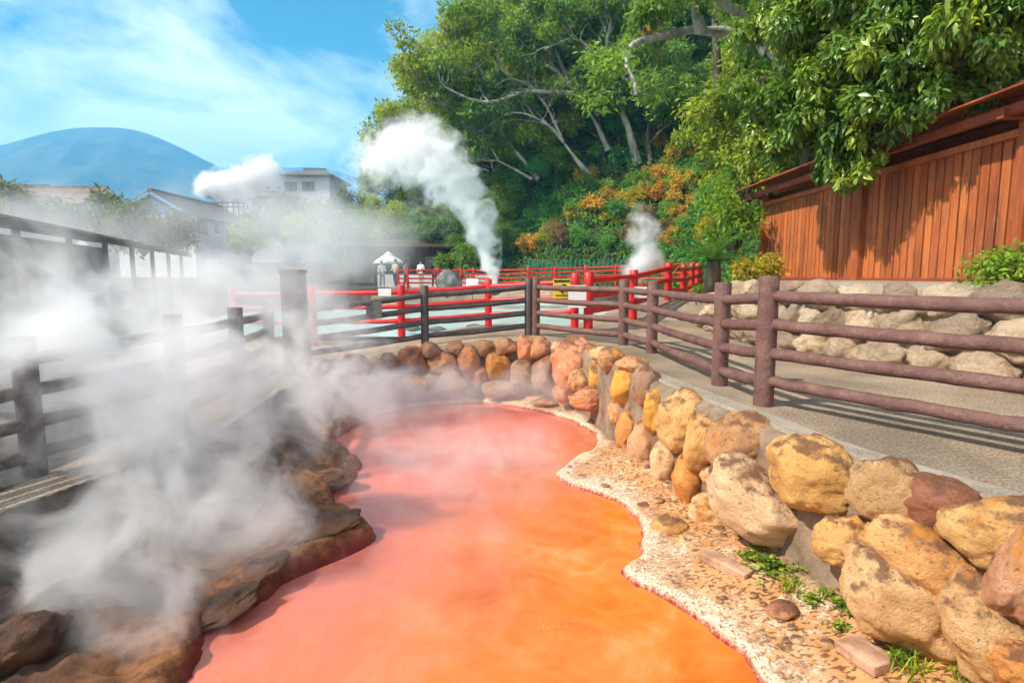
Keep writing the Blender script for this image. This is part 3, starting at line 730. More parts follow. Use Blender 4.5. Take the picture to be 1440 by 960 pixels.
def roof_slope(sgn):
    b = MB(); steps = 5
    for k in range(steps):
        x0 = WX+.05+sgn*(.02+.62*(k+1)/steps); x1 = WX+.05+sgn*(.62*k/steps); z1 = 3.34-.19*k/steps; z0 = 3.34-.19*(k+1)/steps
        yy = Y0-.4
        while yy < Y1+.4:
            ln = .30; v = [wl(x0, yy, z0+.02), wl(x0, yy+ln-.006, z0+.02), wl(x1, yy+ln-.006, z1+.01), wl(x1, yy, z1+.01)]
            v2 = [(a, b_, c+.022) for a, b_, c in v]; b.add(v+v2, ((0,3,2,1),(4,5,6,7),(0,1,5,4),(1,2,6,5),(2,3,7,6),(3,0,4,7)), random.random()); yy += ln
    return b
rb = roof_slope(-1); r2 = roof_slope(1); rb.add(r2.v, r2.f, .5); rf = rb.build('roof', M['beam'], ws, False)
b = MB(); b.box(wl(WX+.05, (Y0+Y1)/2, 3.385), (.16, Y1-Y0+.9, .07), 0, .4); bevel(b.build('ridge_cap', M['beam'], rf, False), .01)

# ------------------------------------------------------------------ signs
def sign(label, px, py, Y, w, h, m, back=None, post=False, cat='sign', draw=None):
    p = at(px, py, Y); r = empty('sign', p); tag(r, label, cat)
    b = MB(); b.box((0, 0, 0), (w, .02, h)); bevel(b.build('panel', M[m], r, False), .004)
    if draw: draw(r, w, h)
    if post:
        b = MB(); b.tube([(0, .03, -h/2), (0, .03, -h/2-post)], .02, 6); b.build('post', M['greysign'], r)
    return r
def warn(r, w, h):
    b = MB(); b.box((0, -.014, h*.40), (w*.9, .006, h*.12)); b.box((0, -.014, -h*.34), (w*.7, .006, h*.05)); b.build('lettering', M['black'], r, False)
    b = MB(); b.tube([(w*.05, -.014, -h*.2), (-w*.05, -.014, -.02), (w*.12, -.014, h*.12)], [.035, .05, .03], 8)
    b.tube([(w*.12, -.014, h*.14), (w*.13, -.014, h*.24)], [.045, .035], 8); b.tube([(-w*.05, -.014, .03), (-w*.28, -.014, -h*.05)], .015, 6); b.build('figure', M['black'], r)
def lines(r, w, h):
    b = MB()
    for k in range(5): b.box((0, -.013, h*(.36-.16*k)), (w*random.uniform(.6, .8), .005, h*.03))
    b.build('lettering', M['greysign'], r, False)
sign('small yellow warning sign with a black figure on the red fence', 790,406,11.75,.36,.40,'yellow', draw=warn)
sign('white notice panel hung behind the brown log fence', 812,417,11.7,.37,.46,'white')
sign('square white board on the bright red fence', 901,411,13.4,.30,.26,'white')
sign('dark grey square sign hung on the rails of the far fence', 526,436,10.1,.28,.30,'greysign')
sign('small white placard by the steaming vent', 664,397,24,.5,.3,'white', post=.6)
sign('pale placard half lost in steam behind the red fence', 541,411,12.5,.28,.16,'white')
# brown post board looming in the steam
r = empty('notice_post', at(418,523,8.9)); tag(r, 'thick dark brown timber post standing in the steam behind the fence end', 'post')
b = MB(); b.box((0, 0, .72), (.34, .22, 1.66)); bevel(b.build('timber', M['darkwood'], r, False), .02)
b = MB(); b.box((0, 0, 1.58), (.37, .25, .06)); bevel(b.build('cap', M['darkwood'], r, False), .02)

# ------------------------------------------------------------------ plants
def leaf_arrays(C, Rr, cnt, size, droop=.3, shell=.55, aspect=.42, g=rng, six=False, sizevar=.35, tonebase=None, up=.5):
    """leaves scattered through the ellipsoidal clumps C with radii Rr; returns verts, faces, tone"""
    C = np.asarray(C, float); Rr = np.asarray(Rr, float)
    if Rr.ndim == 1: Rr = np.repeat(Rr[:, None], 3, 1)
    idx = np.repeat(np.arange(len(C)), cnt) if np.ndim(cnt) else np.repeat(np.arange(len(C)), [cnt]*len(C))
    n = len(idx)
    d = g.normal(size=(n, 3)); d /= np.linalg.norm(d, axis=1)[:, None]
    rr = shell+(1-shell)*g.random(n)**.7; rr *= np.where(g.random(n) < .25, g.random(n), 1)*(1+.18*g.normal(size=n))
    p = C[idx]+d*Rr[idx]*rr[:, None]
    dirv = d*.6+g.normal(size=(n, 3))*.6; dirv[:, 2] -= droop; dirv /= np.linalg.norm(dirv, axis=1)[:, None]
    nrm = d*.5+g.normal(size=(n, 3))*.45; nrm[:, 2] += up
    side = np.cross(dirv, nrm); side /= np.linalg.norm(side, axis=1)[:, None]+1e-9
    nn = np.cross(side, dirv)
    Ls = size*(1+sizevar*g.normal(size=n)).clip(.4, 1.8); W = Ls*aspect*.5
    Lc, Wc = Ls[:, None], W[:, None]
    tb = g.random(len(C)) if tonebase is None else np.asarray(tonebase)
    tone = (tb[idx]*.6+g.random(n)*.4)
    if not six:
        a = p; b = p+dirv*Lc*.5+side*Wc+nn*Lc*.06; c = p+dirv*Lc-nn*Lc*.12; e = p+dirv*Lc*.5-side*Wc+nn*Lc*.06
        v = np.stack([a, b, c, e], 1).reshape(-1, 3); f = np.arange(4*n).reshape(n, 4); return v, f, tone
    a = p; m1 = p+dirv*Lc*.55-nn*Lc*.02; t = p+dirv*Lc-nn*Lc*.16
    b1 = p+dirv*Lc*.3+side*Wc*.9+nn*Lc*.06; b2 = p+dirv*Lc*.68+side*Wc*.75+nn*Lc*.03
    c1 = p+dirv*Lc*.3-side*Wc*.9+nn*Lc*.06; c2 = p+dirv*Lc*.68-side*Wc*.75+nn*Lc*.03
    v = np.stack([a, b1, b2, t, m1, c1, c2], 1).reshape(-1, 3)
    k = np.arange(n)[:, None]*7
    f = np.stack([k+np.array([0, 1, 2, 4]), k+np.array([4, 2, 3, 3]), k+np.array([0, 4, 6, 5]), k+np.array([4, 3, 3, 6])], 1)
    f1 = np.concatenate([k+np.array([[0, 1, 2, 4]]), k+np.array([[0, 4, 6, 5]])], 0); f2 = np.concatenate([k+np.array([[4, 2, 3, 3]])], 0)
    # two kite quads per half are replaced by quads base-b1-b2-m1 and m1-b2-t-c2, base-m1-c2-c1
    f = np.concatenate([k+np.array([[0, 1, 2, 4]]), k+np.array([[4, 2, 3, 6]]), k+np.array([[0, 4, 6, 5]])], 0)
    return v, f, np.concatenate([tone, tone, tone])
def crown(name, C, Rr, cnt, size, m, parent=None, **kw):
    v, f, t = leaf_arrays(C, Rr, cnt, size, **kw)
    return meshobj(name, v, f, m, parent, False, t)

def grow(mb, p, d, ln, r, depth, tips, rg, gnarl=.35, up=.12):
    """recursive branch; collects tip points"""
    n = 4; pts = [p]; q = Vector(p); d = Vector(d).normalized(); rr = [r]
    for i in range(n):
        d = (d+Vector((rg.gauss(0, gnarl), rg.gauss(0, gnarl), rg.gauss(0, gnarl)+up))*.5).normalized()
        q = q+d*ln/n; pts.append(q.copy()); rr.append(r*(1-.5*(i+1)/n))
    mb.tube(pts, rr, 6 if r > .06 else 4, .05, cap=False)
    if depth == 0: tips.append(q.copy()); return
    for k in range(rg.choice((2, 3))):
        s = rg.randint(2, n); d2 = (d+Vector((rg.gauss(0, .7), rg.gauss(0, .7), rg.gauss(0, .45)+up))).normalized()
        grow(mb, pts[s], d2, ln*rg.uniform(.55, .8), rr[s]*.7, depth-1, tips, rg, gnarl, up)
# prototype forest trees, unit: about 10 m tall, foot at the origin
def proto_tree(seed, width=4.2, height=10., lo=.32, leaf=.27, clumps=50, per=460):
    rg = random.Random(seed); g = np.random.default_rng(seed)
    mb = MB(); tips = []
    lean = Vector((rg.uniform(-.12, .12), rg.uniform(-.12, .12), 1))
    pts = [Vector((0, 0, -.8))]; q = Vector((0, 0, 0)); pts.append(q.copy())
    for i in range(5): q = q+(lean+Vector((rg.gauss(0, .12), rg.gauss(0, .12), 0)))*height*.11; pts.append(q.copy())
    mb.tube(pts, [.34, .28, .24, .21, .18, .15, .11], 8, .06, cap=False)
    for k in range(7):
        s = pts[rg.randint(3, 6)]; a = rg.uniform(0, 6.28)
        grow(mb, s, (math.cos(a), math.sin(a), rg.uniform(.1, .9)), height*.26, .11, 1, tips, rg)
    C, Rr = [], []
    for t in tips: C.append(tuple(t)); Rr.append((rg.uniform(.7, 1.2), rg.uniform(.7, 1.2), rg.uniform(.5, .85)))
    while len(C) < clumps:
        a = rg.uniform(0, 6.28); u = rg.uniform(-.75, 1); rad = math.sqrt(max(0, 1-u*u))*rg.uniform(.65, 1.05)
        zc = height*(lo+1)/2+u*height*(1-lo)/2*rg.uniform(.8, 1.02)
        C.append((math.cos(a)*rad*width, math.sin(a)*rad*width, zc)); s = rg.uniform(.7, 1.35)*(.8 if u > .7 else 1); Rr.append((s, s, s*rg.uniform(.55, .85)))
    Rr = np.array(Rr); cnt = (per*(Rr[:, 0]/1.0)**2).astype(int)
    return mb, leaf_arrays(C, Rr, cnt, leaf, droop=.25, g=g, up=.6)
protos = []
for s in range(5):
    mb, (v, f, t) = proto_tree(40+s, [4.2, 3.6, 4.6, 3.9, 3.2][s], [10, 11, 9, 10, 11][s])
    tr = mb.build('trunk', M['bark_dark']); cr = meshobj('crown', v, f, M['leaf_mid'], None, False, t)
    protos.append((tr.data, cr.data)); bpy.data.objects.remove(tr); bpy.data.objects.remove(cr)
def tree(px, Y, sc, mleaf, label, group, k=None, z=None, X=None, name='broadleaf_tree', rz=None, sz=1., bark='bark_dark'):
    X = at(px, 300, Y).x if X is None else X; z = gz(X, Y) if z is None else z
    k = random.randrange(5) if k is None else k
    r = empty(name, (X, Y, z-.1), random.uniform(0, 6.28) if rz is None else rz); r.scale = (sc, sc, sc*sz); tag(r, label, 'tree', group)
    for nm, me, m in (('trunk', protos[k][0], bark), ('crown', protos[k][1], mleaf)):
        o = bpy.data.objects.new(nm, me); COL.objects.link(o); o.parent = r
        o.material_slots[0].link = 'OBJECT'; o.material_slots[0].material = M[m]
    return r
rf_ = random.Random(11)
# skyline and upper rows of the wooded hill
LY = ('leafy tree with a sunlit yellow green crown on the left skyline of the wooded hill', 'yellow green trees along the skyline')
for px, Y, sc, k in ((548,49,.78,0),(575,51,.95,1),(606,53,1.12,2),(640,55,1.25,0),(690,57,1.3,3),(560,48,.55,4),(610,50,.7,3)):
    tree(px, Y, sc, 'leaf_yg', LY[0], LY[1], k)
LB = ('dense green tree high on the wooded hill behind the grey limbed trees', 'green trees behind the bare limbs')
for px, Y, sc in ((665,52,1.0),(720,54,1.2),(740,50,1.1),(790,52,1.25),(830,49,1.15),(880,50,1.25),(930,47,1.2),(980,45,1.2),(1040,43,1.15),(1100,42,1.2),(770,45,.95),(850,43,1.0),(910,41,1.0),(1080,34,.9),(690,47,.85),(1075,27,.85),(1130,24,.9),(1180,21,.9),(1250,18,.9),(1330,16,.9),(1430,14,.9)):
    tree(px, Y, sc*rf_.uniform(.92, 1.08), rf_.choice(['leaf_mid', 'leaf_yg', 'leaf_dark', 'leaf_mid', 'leaf_yg']), LB[0], LB[1])
LD_ = ('dark rounded tree at the left foot of the wooded hill behind the big steam plume', 'dark trees at the left foot of the hill')
for px, Y, sc, m in ((520,50,.5,'leaf_dark'),(545,46,.42,'leaf_mid'),(600,45,.5,'leaf_dark'),(640,44,.55,'leaf_dark'),(660,43,.42,'leaf_mid'),(500,52,.55,'leaf_grey'),(690,42,.5,'leaf_dark')):
    tree(px, Y, sc, m, LD_[0], LD_[1])
LU = ('low bushy tree filling the understorey of the wooded hill', 'understorey trees on the hill')
for Y, pxs, sc in ((44.5,(655,700,745,790,835),.42),(45.5,(600,640,680,720,765,810,855),.5),(46.5,(560,610,650,700,740,790,840,890),.55),(43,(880,925,965),.42),(46,(900,945,990,1035),.55),(44,(1060,),.42),(33,(1085,),.42),(50,(585,640,700,760,820,880),.6)):
    for px in pxs: tree(px+rf_.uniform(-12, 12), Y+rf_.uniform(-1, 1), sc*rf_.uniform(.85, 1.15), rf_.choice(['leaf_yg', 'leaf_mid', 'leaf_yg', 'leaf_em', 'leaf_mid']), LU[0], LU[1])
# straight brown trunk among the trees
mb = MB(); b0 = at(1010,150,27); mb.tube([at(1012,190,27), at(1010,120,27), at(1007,50,27), at(1003,-60,27)], [.2,.19,.17,.15], 9, .04)
tag(mb.build('pine_trunk', M['bark_dark']), 'straight dark brown trunk rising under the big grey limb', 'tree')

# trees with pale twisting limbs
def limb_tree(label, paths, Y, r0, mleaf, clump=.85, per=200, twigs=10, leaf=.3, seed=1, dz=2.5, bark='bark', depth=1, tw=.05):
    rg = random.Random(seed); foot = at(paths[0][0][0], paths[0][0][1], Y); r = empty('limbed_tree', foot); tag(r, label, 'tree')
    mb = MB(); tips = []
    for i, pth in enumerate(paths):
        rad = r0*(1. if i == 0 else .62); pts = []; yo = 0
        for j, (x, y) in enumerate(pth):
            yo += rg.gauss(0, .25) if i else 0
            pts.append(at(x, y, Y+yo+(-.35*j if i else 0))-foot)
        # smooth
        q = [pts[0]]
        for a, b in zip(pts[:-1], pts[1:]): q += [a.lerp(b, .33)+Vector((rg.gauss(0, .05), 0, rg.gauss(0, .05)))*(r0/.3), a.lerp(b, .67)+Vector((rg.gauss(0, .05), 0, rg.gauss(0, .05)))*(r0/.3), b]
        for _ in range(2): q = [q[0]]+[(q[k-1]+q[k]*2+q[k+1])/4 for k in range(1, len(q)-1)]+[q[-1]]
        n = len(q); mb.tube(q, [rad*(1-.72*k/(n-1))*rg.uniform(.92, 1.08) for k in range(n)], 9, .06, cap=False)
        if i == 0: continue
        for k in range(twigs):
            s = rg.randint(n//4, n-1); d = (q[s]-q[s-1]).normalized()
            grow(mb, q[s], d*.7+Vector((rg.gauss(0, .6), rg.gauss(0, .6), rg.gauss(.3, .5))), rg.uniform(1.2, 2.6)*dz/2.5, tw, depth, tips, rg, .4)
    mb.build('trunk', M[bark], r)
    C = [tuple(t) for t in tips if rg.random() < .62]; Rr = [(clump*rg.uniform(.6, 1.2),)*3 for _ in C]; Rr = np.array(Rr)*np.array([1, 1, .6])
    crown('crown', C, Rr, per, leaf, M[mleaf], r, g=np.random.default_rng(seed), droop=.2)
    return r
limb_tree('grey limbed tree with a forked pale trunk and one long level bough', [
    [(897,232),(889,200),(880,172),(868,140),(858,122)],
    [(868,140),(845,132),(800,132),(760,128),(732,128),(700,145),(662,142),(625,122)],
    [(858,122),(846,104),(834,84),(826,62),(800,52),(766,70)],
    [(858,122),(866,90),(850,60),(862,30),(850,0)]], 41.5, .34, 'leaf_mid', seed=3)
limb_tree('slender grey tree leaning left over the pale forked one', [
    [(855,212),(842,180),(820,146)], [(820,146),(800,115),(768,90),(735,76),(690,70),(650,80)], [(820,146),(780,100),(760,60),(720,40),(690,20)], [(800,115),(775,60),(780,20)]], 42.5, .24, 'leaf_mid', seed=4)
limb_tree('low grey tree with thin bare boughs bending left above the shrubs', [
    [(828,246),(806,218),(792,200)], [(792,200),(772,176),(742,160),(715,158),(690,175)], [(792,200),(770,150),(745,120),(720,110)]], 41.5, .2, 'leaf_dark', seed=5, per=120)
limb_tree('grey tree on the left slope whose boughs spread into the yellow crowns', [
    [(757,252),(736,226),(708,192)], [(708,192),(682,152),(662,120),(640,110),(612,124)], [(708,192),(700,140),(672,90),(640,60),(600,70)], [(690,165),(650,160),(610,140),(590,150)]], 43, .22, 'leaf_yg', seed=6, per=150)
limb_tree('thin pale tree low on the left slope with a kinked bough', [
    [(748,252),(724,238),(700,226)], [(700,226),(690,206),(670,190),(650,190)], [(700,226),(672,226),(650,215)]], 42.5, .13, 'leaf_mid', seed=7, per=120)
limb_tree('great pale limb of a tree reaching left across the top of the picture', [
    [(1190,300),(1150,170),(1110,100),(1080,72)],
    [(1080,72),(1048,52),(1015,45),(985,42),(950,48),(915,52),(888,62),(878,86),(890,112),(894,136)],
    [(1080,72),(1062,35),(1030,12),(1000,-8),(960,-30)], [(985,42),(975,15),(985,-15)]], 19, .30, 'leaf_mid', seed=8, twigs=5, dz=1.2, clump=.5, per=120, leaf=.2, tw=.03)

# undergrowth on the slope
cand = np.column_stack([rng.uniform(-13, 16, 40000), rng.uniform(14, 56, 40000)])
dd = poly_sd(cand[:, 0], cand[:, 1], HB)
keep = (dd > -16) & (dd < .4) & (rng.random(40000) < np.where(dd > -8, 1, .6))
C = np.column_stack([cand[keep][:3400], np.zeros(min(3400, keep.sum()))])
C[:, 2] = ground_z(C[:, 0], C[:, 1])+.2
patch = fbm(C[:, 0]*.28, C[:, 1]*.28, 21, 3)*.5+.5
uR = np.array([(random.uniform(.35, .75),)*3 for _ in C]); uR[:, 2] *= .8
for nm, sel, m in (('undergrowth', patch < .48, 'leaf_dark'), ('undergrowth', (patch >= .48), 'leaf_em')):
    o = crown(nm, C[sel], uR[sel], 46, .26, M[m], None, g=np.random.default_rng(31), droop=.35); tag(o, kind='stuff')
# shrubs, one prototype
def proto_shrub(seed, clumps=16, per=130, leaf=.12, flat=.8):
    rg = random.Random(seed); C, Rr = [], []
    mb = MB()
    for k in range(clumps):
        a = rg.uniform(0, 6.28); rad = rg.uniform(.1, .75); zc = rg.uniform(.25, .95)*flat*(1.15-rad*.5)
        C.append((math.cos(a)*rad, math.sin(a)*rad, zc)); s = rg.uniform(.22, .4); Rr.append((s, s, s*.8))
        mb.tube([(0, 0, -.1), (math.cos(a)*rad*.5, math.sin(a)*rad*.5, zc*.5), C[-1]], [.03, .02, .01], 4, cap=False)
    return mb, leaf_arrays(C, np.array(Rr), per, leaf, g=np.random.default_rng(seed), up=.6)
sprotos = []
for s in range(4):
    mb, (v, f, t) = proto_shrub(70+s, [16, 20, 14, 18][s], 150, [.13, .11, .15, .12][s], [.8, 1.2, .9, 1.5][s])
    tr = mb.build('stem', M['bark_dark']); cr = meshobj('foliage', v, f, M['leaf_mid'], None, False, t)
    sprotos.append((tr.data, cr.data)); bpy.data.objects.remove(tr); bpy.data.objects.remove(cr)
def shrub(px, py, Y, sc, m, label, group=None, k=None, cat='shrub', name='shrub', sz=1., z=None):
    p = at(px, py, Y); zz = p.z if z is None else z
    k = random.randrange(4) if k is None else k
    r = empty(name, (p.x, Y, zz), random.uniform(0, 6.28)); r.scale = (sc, sc, sc*sz); tag(r, label, cat, group)
    for nm, me, mm in (('stem', sprotos[k][0], 'bark_dark'), ('foliage', sprotos[k][1], m)):
        o = bpy.data.objects.new(nm, me); COL.objects.link(o); o.parent = r
        o.material_slots[0].link = 'OBJECT'; o.material_slots[0].material = M[mm]
    return r
def hill_hit(px, py):
    d = ray(px, py); o = Vector((0, 0, CZ))
    t = np.arange(12, 70, .25); q = np.array(o)[None]+np.array(d)[None]*t[:, None]
    hit = np.nonzero(ground_z(q[:, 0], q[:, 1]) > q[:, 2])[0]
    return Vector(q[hit[0]]) if len(hit) else o+d*45
G2 = {'leaf_aut': ('orange and yellow autumn shrub on the wooded slope', 'autumn coloured shrubs on the slope'), 'leaf_brown': ('dry brown shrub on the wooded slope', 'dry brown shrubs on the slope'),
      'leaf_gold': ('golden yellow shrub on the wooded slope', 'golden shrubs on the slope'), 'leaf_em': ('emerald green shrub on the wooded slope', 'emerald shrubs on the slope'), 'leaf_mid': ('mid green shrub on the wooded slope', 'mid green shrubs on the slope')}
for px, py, s, m in ((745,358,.75,'leaf_brown'),(792,352,.8,'leaf_brown'),(780,330,.7,'leaf_brown'),(838,305,1.0,'leaf_aut'),(856,290,.8,'leaf_aut'),(830,260,.8,'leaf_aut'),(880,345,.8,'leaf_brown'),(905,330,.9,'leaf_brown'),(935,330,.8,'leaf_brown'),
    (915,260,.9,'leaf_aut'),(950,235,.9,'leaf_gold'),(960,270,.9,'leaf_aut'),(930,215,.8,'leaf_aut'),(985,225,.7,'leaf_aut'),(975,290,.7,'leaf_aut'),(1010,250,.6,'leaf_gold'),(1000,170,.7,'leaf_aut'),(1015,145,.6,'leaf_aut'),(800,235,.9,'leaf_gold'),(770,210,.8,'leaf_gold'),
    (925,180,1.3,'leaf_em'),(880,240,1.1,'leaf_em'),(850,230,1.1,'leaf_em'),(800,300,1.2,'leaf_em'),(760,290,1.2,'leaf_em'),(870,310,1.0,'leaf_em'),(720,310,1.1,'leaf_mid'),(960,190,1.1,'leaf_em'),(1000,200,1.0,'leaf_em'),(735,340,.8,'leaf_em'),(690,330,1.,'leaf_mid'),(820,350,.8,'leaf_em'),
    (900,290,.9,'leaf_gold'),(860,355,.7,'leaf_em'),(955,345,.7,'leaf_mid'),(985,345,.7,'leaf_mid'),(1020,190,.9,'leaf_em'),(985,255,.8,'leaf_em'),(940,300,.7,'leaf_em'),(960,320,.6,'leaf_aut'),(895,215,.9,'leaf_mid'),(840,205,.9,'leaf_mid')):
    q = hill_hit(px, py); shrub(px, py, q.y, s*q.y/30*rf_.uniform(.9, 1.15), m, *G2[m], z=gz(q.x, q.y)-.15)
for px, py, s, m in ((535,262,1.3,'leaf_mid'),(560,275,1.2,'leaf_em'),(590,255,1.3,'leaf_mid'),(620,265,1.4,'leaf_em'),(650,240,1.4,'leaf_mid'),(680,255,1.3,'leaf_em'),(705,270,1.3,'leaf_mid'),(730,290,1.2,'leaf_em'),(715,335,1.,'leaf_mid'),(700,300,1.2,'leaf_em'),(740,265,1.2,'leaf_mid'),(780,265,1.2,'leaf_em'),(820,280,1.,'leaf_mid'),(660,290,1.2,'leaf_mid'),(610,300,1.1,'leaf_em'),(575,310,1.,'leaf_mid'),(640,320,1.1,'leaf_em'),(590,230,1.2,'leaf_gold'),(690,215,1.2,'leaf_em'),(735,225,1.1,'leaf_mid')):
    q = hill_hit(px, py); shrub(px, py, q.y, s*q.y/30*rf_.uniform(.9, 1.15), m, *G2[m], z=gz(q.x, q.y)-.15)
for k in range(46):
    px, py = rf_.uniform(740, 1040), rf_.uniform(170, 365)
    if py < 365-(px-740)*.55+30*rf_.random(): py = 365-rf_.random()*60-(px-740)*.3
    q = hill_hit(px, py); m = rf_.choice(['leaf_aut', 'leaf_gold', 'leaf_em', 'leaf_em', 'leaf_mid', 'leaf_yg_']).replace('yg_', 'gold')
    shrub(px, py, q.y, rf_.uniform(.55, 1.)*q.y/30, m, *G2[m], z=gz(q.x, q.y)-.1)
q = hill_hit(912, 60); shrub(912, 52, 26, .55, 'leaf_aut', 'bright orange clump of leaves hanging under the great pale limb')
# left middle ground bushes and trees in the steam
for px, py, Y, s, m, lab in ((60,322,45,4.2,'leaf_grey','grey green bushy tree in the steam left of the near gabled house'), (0,318,40,3.0,'leaf_grey','dark feathery tree at the left edge below the mountain'),
    (140,328,42,3.0,'leaf_grey','rounded pale bush in front of the gable of the left house'),(200,330,40,2.9,'leaf_grey','round grey green bush left of the blue gabled house'),(243,335,41,2.3,'leaf_grey','grey green bush in front of the blue gable'),
    (398,318,52,3.4,'leaf_grey','hazy grey tree in front of the big pale building'),(432,325,50,2.6,'leaf_yg','bright yellow green tree below the big pale building'),(352,345,50,2.0,'leaf_yg','yellow green bush at the right end of the white house'),
    (470,318,48,3.0,'leaf_grey','grey green tree right of the bright yellow green one'),(505,322,46,3.,'leaf_mid','green bush left of the white parasol'),(552,330,46,1.9,'leaf_yg','small yellow green tree above the white parasol'),
    (600,345,47,2.6,'leaf_dark','dark green bush above the dark timber hut'),(570,310,48,2.0,'leaf_brown','reddish brown bush left of the steam plume'),(585,325,46,1.8,'leaf_em','green bush between the reddish bush and the plume'),
    (645,380,36,1.7,'leaf_mid','olive bush at the right end of the dark timber hut')):
    p = at(px, py, Y); shrub(px, py, Y, s, m, lab, k=rf_.choice([0, 1, 3]), name='bush', cat='bush', z=p.z-.4*s)
# bright shrub, gold bush, cut bush near the wooden screen
shrub(1034,352,13.3,.88,'leaf_lime','tall bright green shrub at the left end of the wooden screen',k=3,sz=1.15,name='shrub')
shrub(1052,285,14.6,.85,'leaf_yg','yellow green leafy shrub behind the tall bright one by the screen corner',k=3,sz=1.3)
shrub(1020,300,15.5,.8,'leaf_em','emerald shrub behind the cycad',k=1,sz=1.2)
shrub(1075,400,11.4,.62,'leaf_gold','mottled golden bush in front of the left end of the screen',k=0,sz=1.,name='bush',cat='bush')
shrub(1425,432,6.0,.55,'leaf_lime','bright yellow green clipped bush at the right edge before the screen',k=1,sz=.95,name='bush',cat='bush')
shrub(1002,425,13.6,.5,'leaf_mid','low green shrub spilling over the left end of the stone wall',k=0)
# cycad
def cycad(px, py, Y, label):
    p = at(px, py, Y); r = empty('cycad', p); tag(r, label, 'cycad')
    mb = MB(); mb.tube([(0,0,-.3),(0,0,.1),(0,0,.38)], [.17,.17,.14], 10, .12); mb.build('trunk', M['bark_dark'], r)
    rg = random.Random(3)
    for k in range(34):
        a = k*2.4; el = rg.uniform(.15, 1.35); ln = rg.uniform(.85, 1.2); b = MB(); pts = []
        for j in range(13):
            t = j/12; e = el-t*t*1.35; pts.append(t)
        q = Vector((0, 0, .36)); P_ = [q.copy()]
        for j in range(12):
            e = el-(j/11)**1.6*1.3; q = q+Vector((math.cos(a)*math.cos(e), math.sin(a)*math.cos(e), math.sin(e)))*ln/12; P_.append(q.copy())
        b.tube(P_, [.012]*12+[.004], 4, cap=False, tone=.4); sd_ = Vector((-math.sin(a), math.cos(a), 0))
        for j in range(1, 13):
            for h_ in (0, .5):
                c = P_[j-1].lerp(P_[j], h_); d = (P_[j]-P_[j-1]).normalized(); l = .17*math.sin(math.pi*min(1, .15+(j+h_)/13.5))+.03
                for s in (1, -1):
                    tip = c+sd_*s*l*.85+d*l*.55+Vector((0, 0, l*.25)); w_ = d*.012
                    b.add([c-w_, c+w_, tip], [(0, 1, 2)], rg.random())
        b.build('frond', M['leaf_palm'], r, False)
cycad(1002,392,12.6,'dark green cycad with arching fronds at the end of the red fence')

# big glossy leaved tree over the screen
def big_tree():
    r = empty('glossy_tree', (7.6, 9.5, 1.1)); tag(r, 'big glossy leaved tree overhanging the wooden screen at the top right', 'tree'); o0 = Vector((7.6, 9.5, 1.1))
    rg = random.Random(9); mb = MB()
    mb.tube([Vector((0,0,-.4)), Vector((-.1,-.1,1)), Vector((-.3,-.3,2.2)), Vector((-.5,-.6,3.3))], [.26,.22,.2,.16], 10, .06, cap=False)
    B = [(1092,50,9.6,.75),(1075,110,9.8,.5),(1120,130,9.5,.75),(1090,185,10.0,.5),(1075,170,10.3,.5),(1150,60,9.0,.8),(1150,190,9.3,.7),(1180,120,8.8,.75),(1165,232,9.0,.35),(1195,215,8.6,.55),(1215,40,8.4,.8),(1240,120,8.2,.75),(1240,165,8.2,.5),(1205,225,8.3,.35),(1275,60,7.8,.7),(1290,125,7.8,.5),(1330,20,7.6,.7),(1345,95,7.6,.55),(1360,105,7.9,.45),(1400,20,7.2,.6),(1440,-30,7.,.7),(1130,-20,9.4,.8),(1210,-50,8.6,.8),(1300,-60,8.,.8),(1420,110,8.3,.4),
         (1078,205,10.4,.4),(1390,-60,7,.7),(1180,175,8.7,.5),(1190,246,8.5,.3),
         (1250,20,10,.9),(1320,60,10,.9),(1400,80,9.5,.8),(1180,40,11,1.),(1270,110,10.5,.8),(1350,-20,9.5,.9),(1440,40,9,.8),(1440,110,9,.6)]
    C, Rr = [], []
    for x, y, Y, s in B:
        if y > 150 and x > 1120: Y = max(Y, 5.3*800/(x-720))
        c = at(x, y, Y)-o0
        q = Vector((-.5,-.6,3.3)); m_ = q.lerp(c, .5)+Vector((rg.gauss(0, .15), rg.gauss(0, .15), .25)); mb.tube([q, q.lerp(m_, .5)+Vector((0, 0, .1)), m_, c], [.07, .05, .035, .012], 6, .05, cap=False)
        for _ in range(9):
            d = Vector((rg.gauss(0, 1), rg.gauss(0, 1), rg.gauss(0, 1))).normalized(); k = c+d*s*rg.uniform(.3, .95)
            C.append(tuple(k)); rr_ = s*rg.uniform(.24, .40); Rr.append((rr_, rr_, rr_*.9))
            mb.tube([c, k], [.012, .006], 4, cap=False)
    mb.build('trunk', M['bark_dark'], r)
    Rr = np.array(Rr); cnt = (200*(Rr[:, 0]/.2)**1.3).astype(int).clip(70, 460)
    crown('crown', C, Rr, cnt, .105, M['leaf_gloss'], r, g=np.random.default_rng(12), droop=.75, six=True, aspect=.40, shell=.3, up=.7)
big_tree()
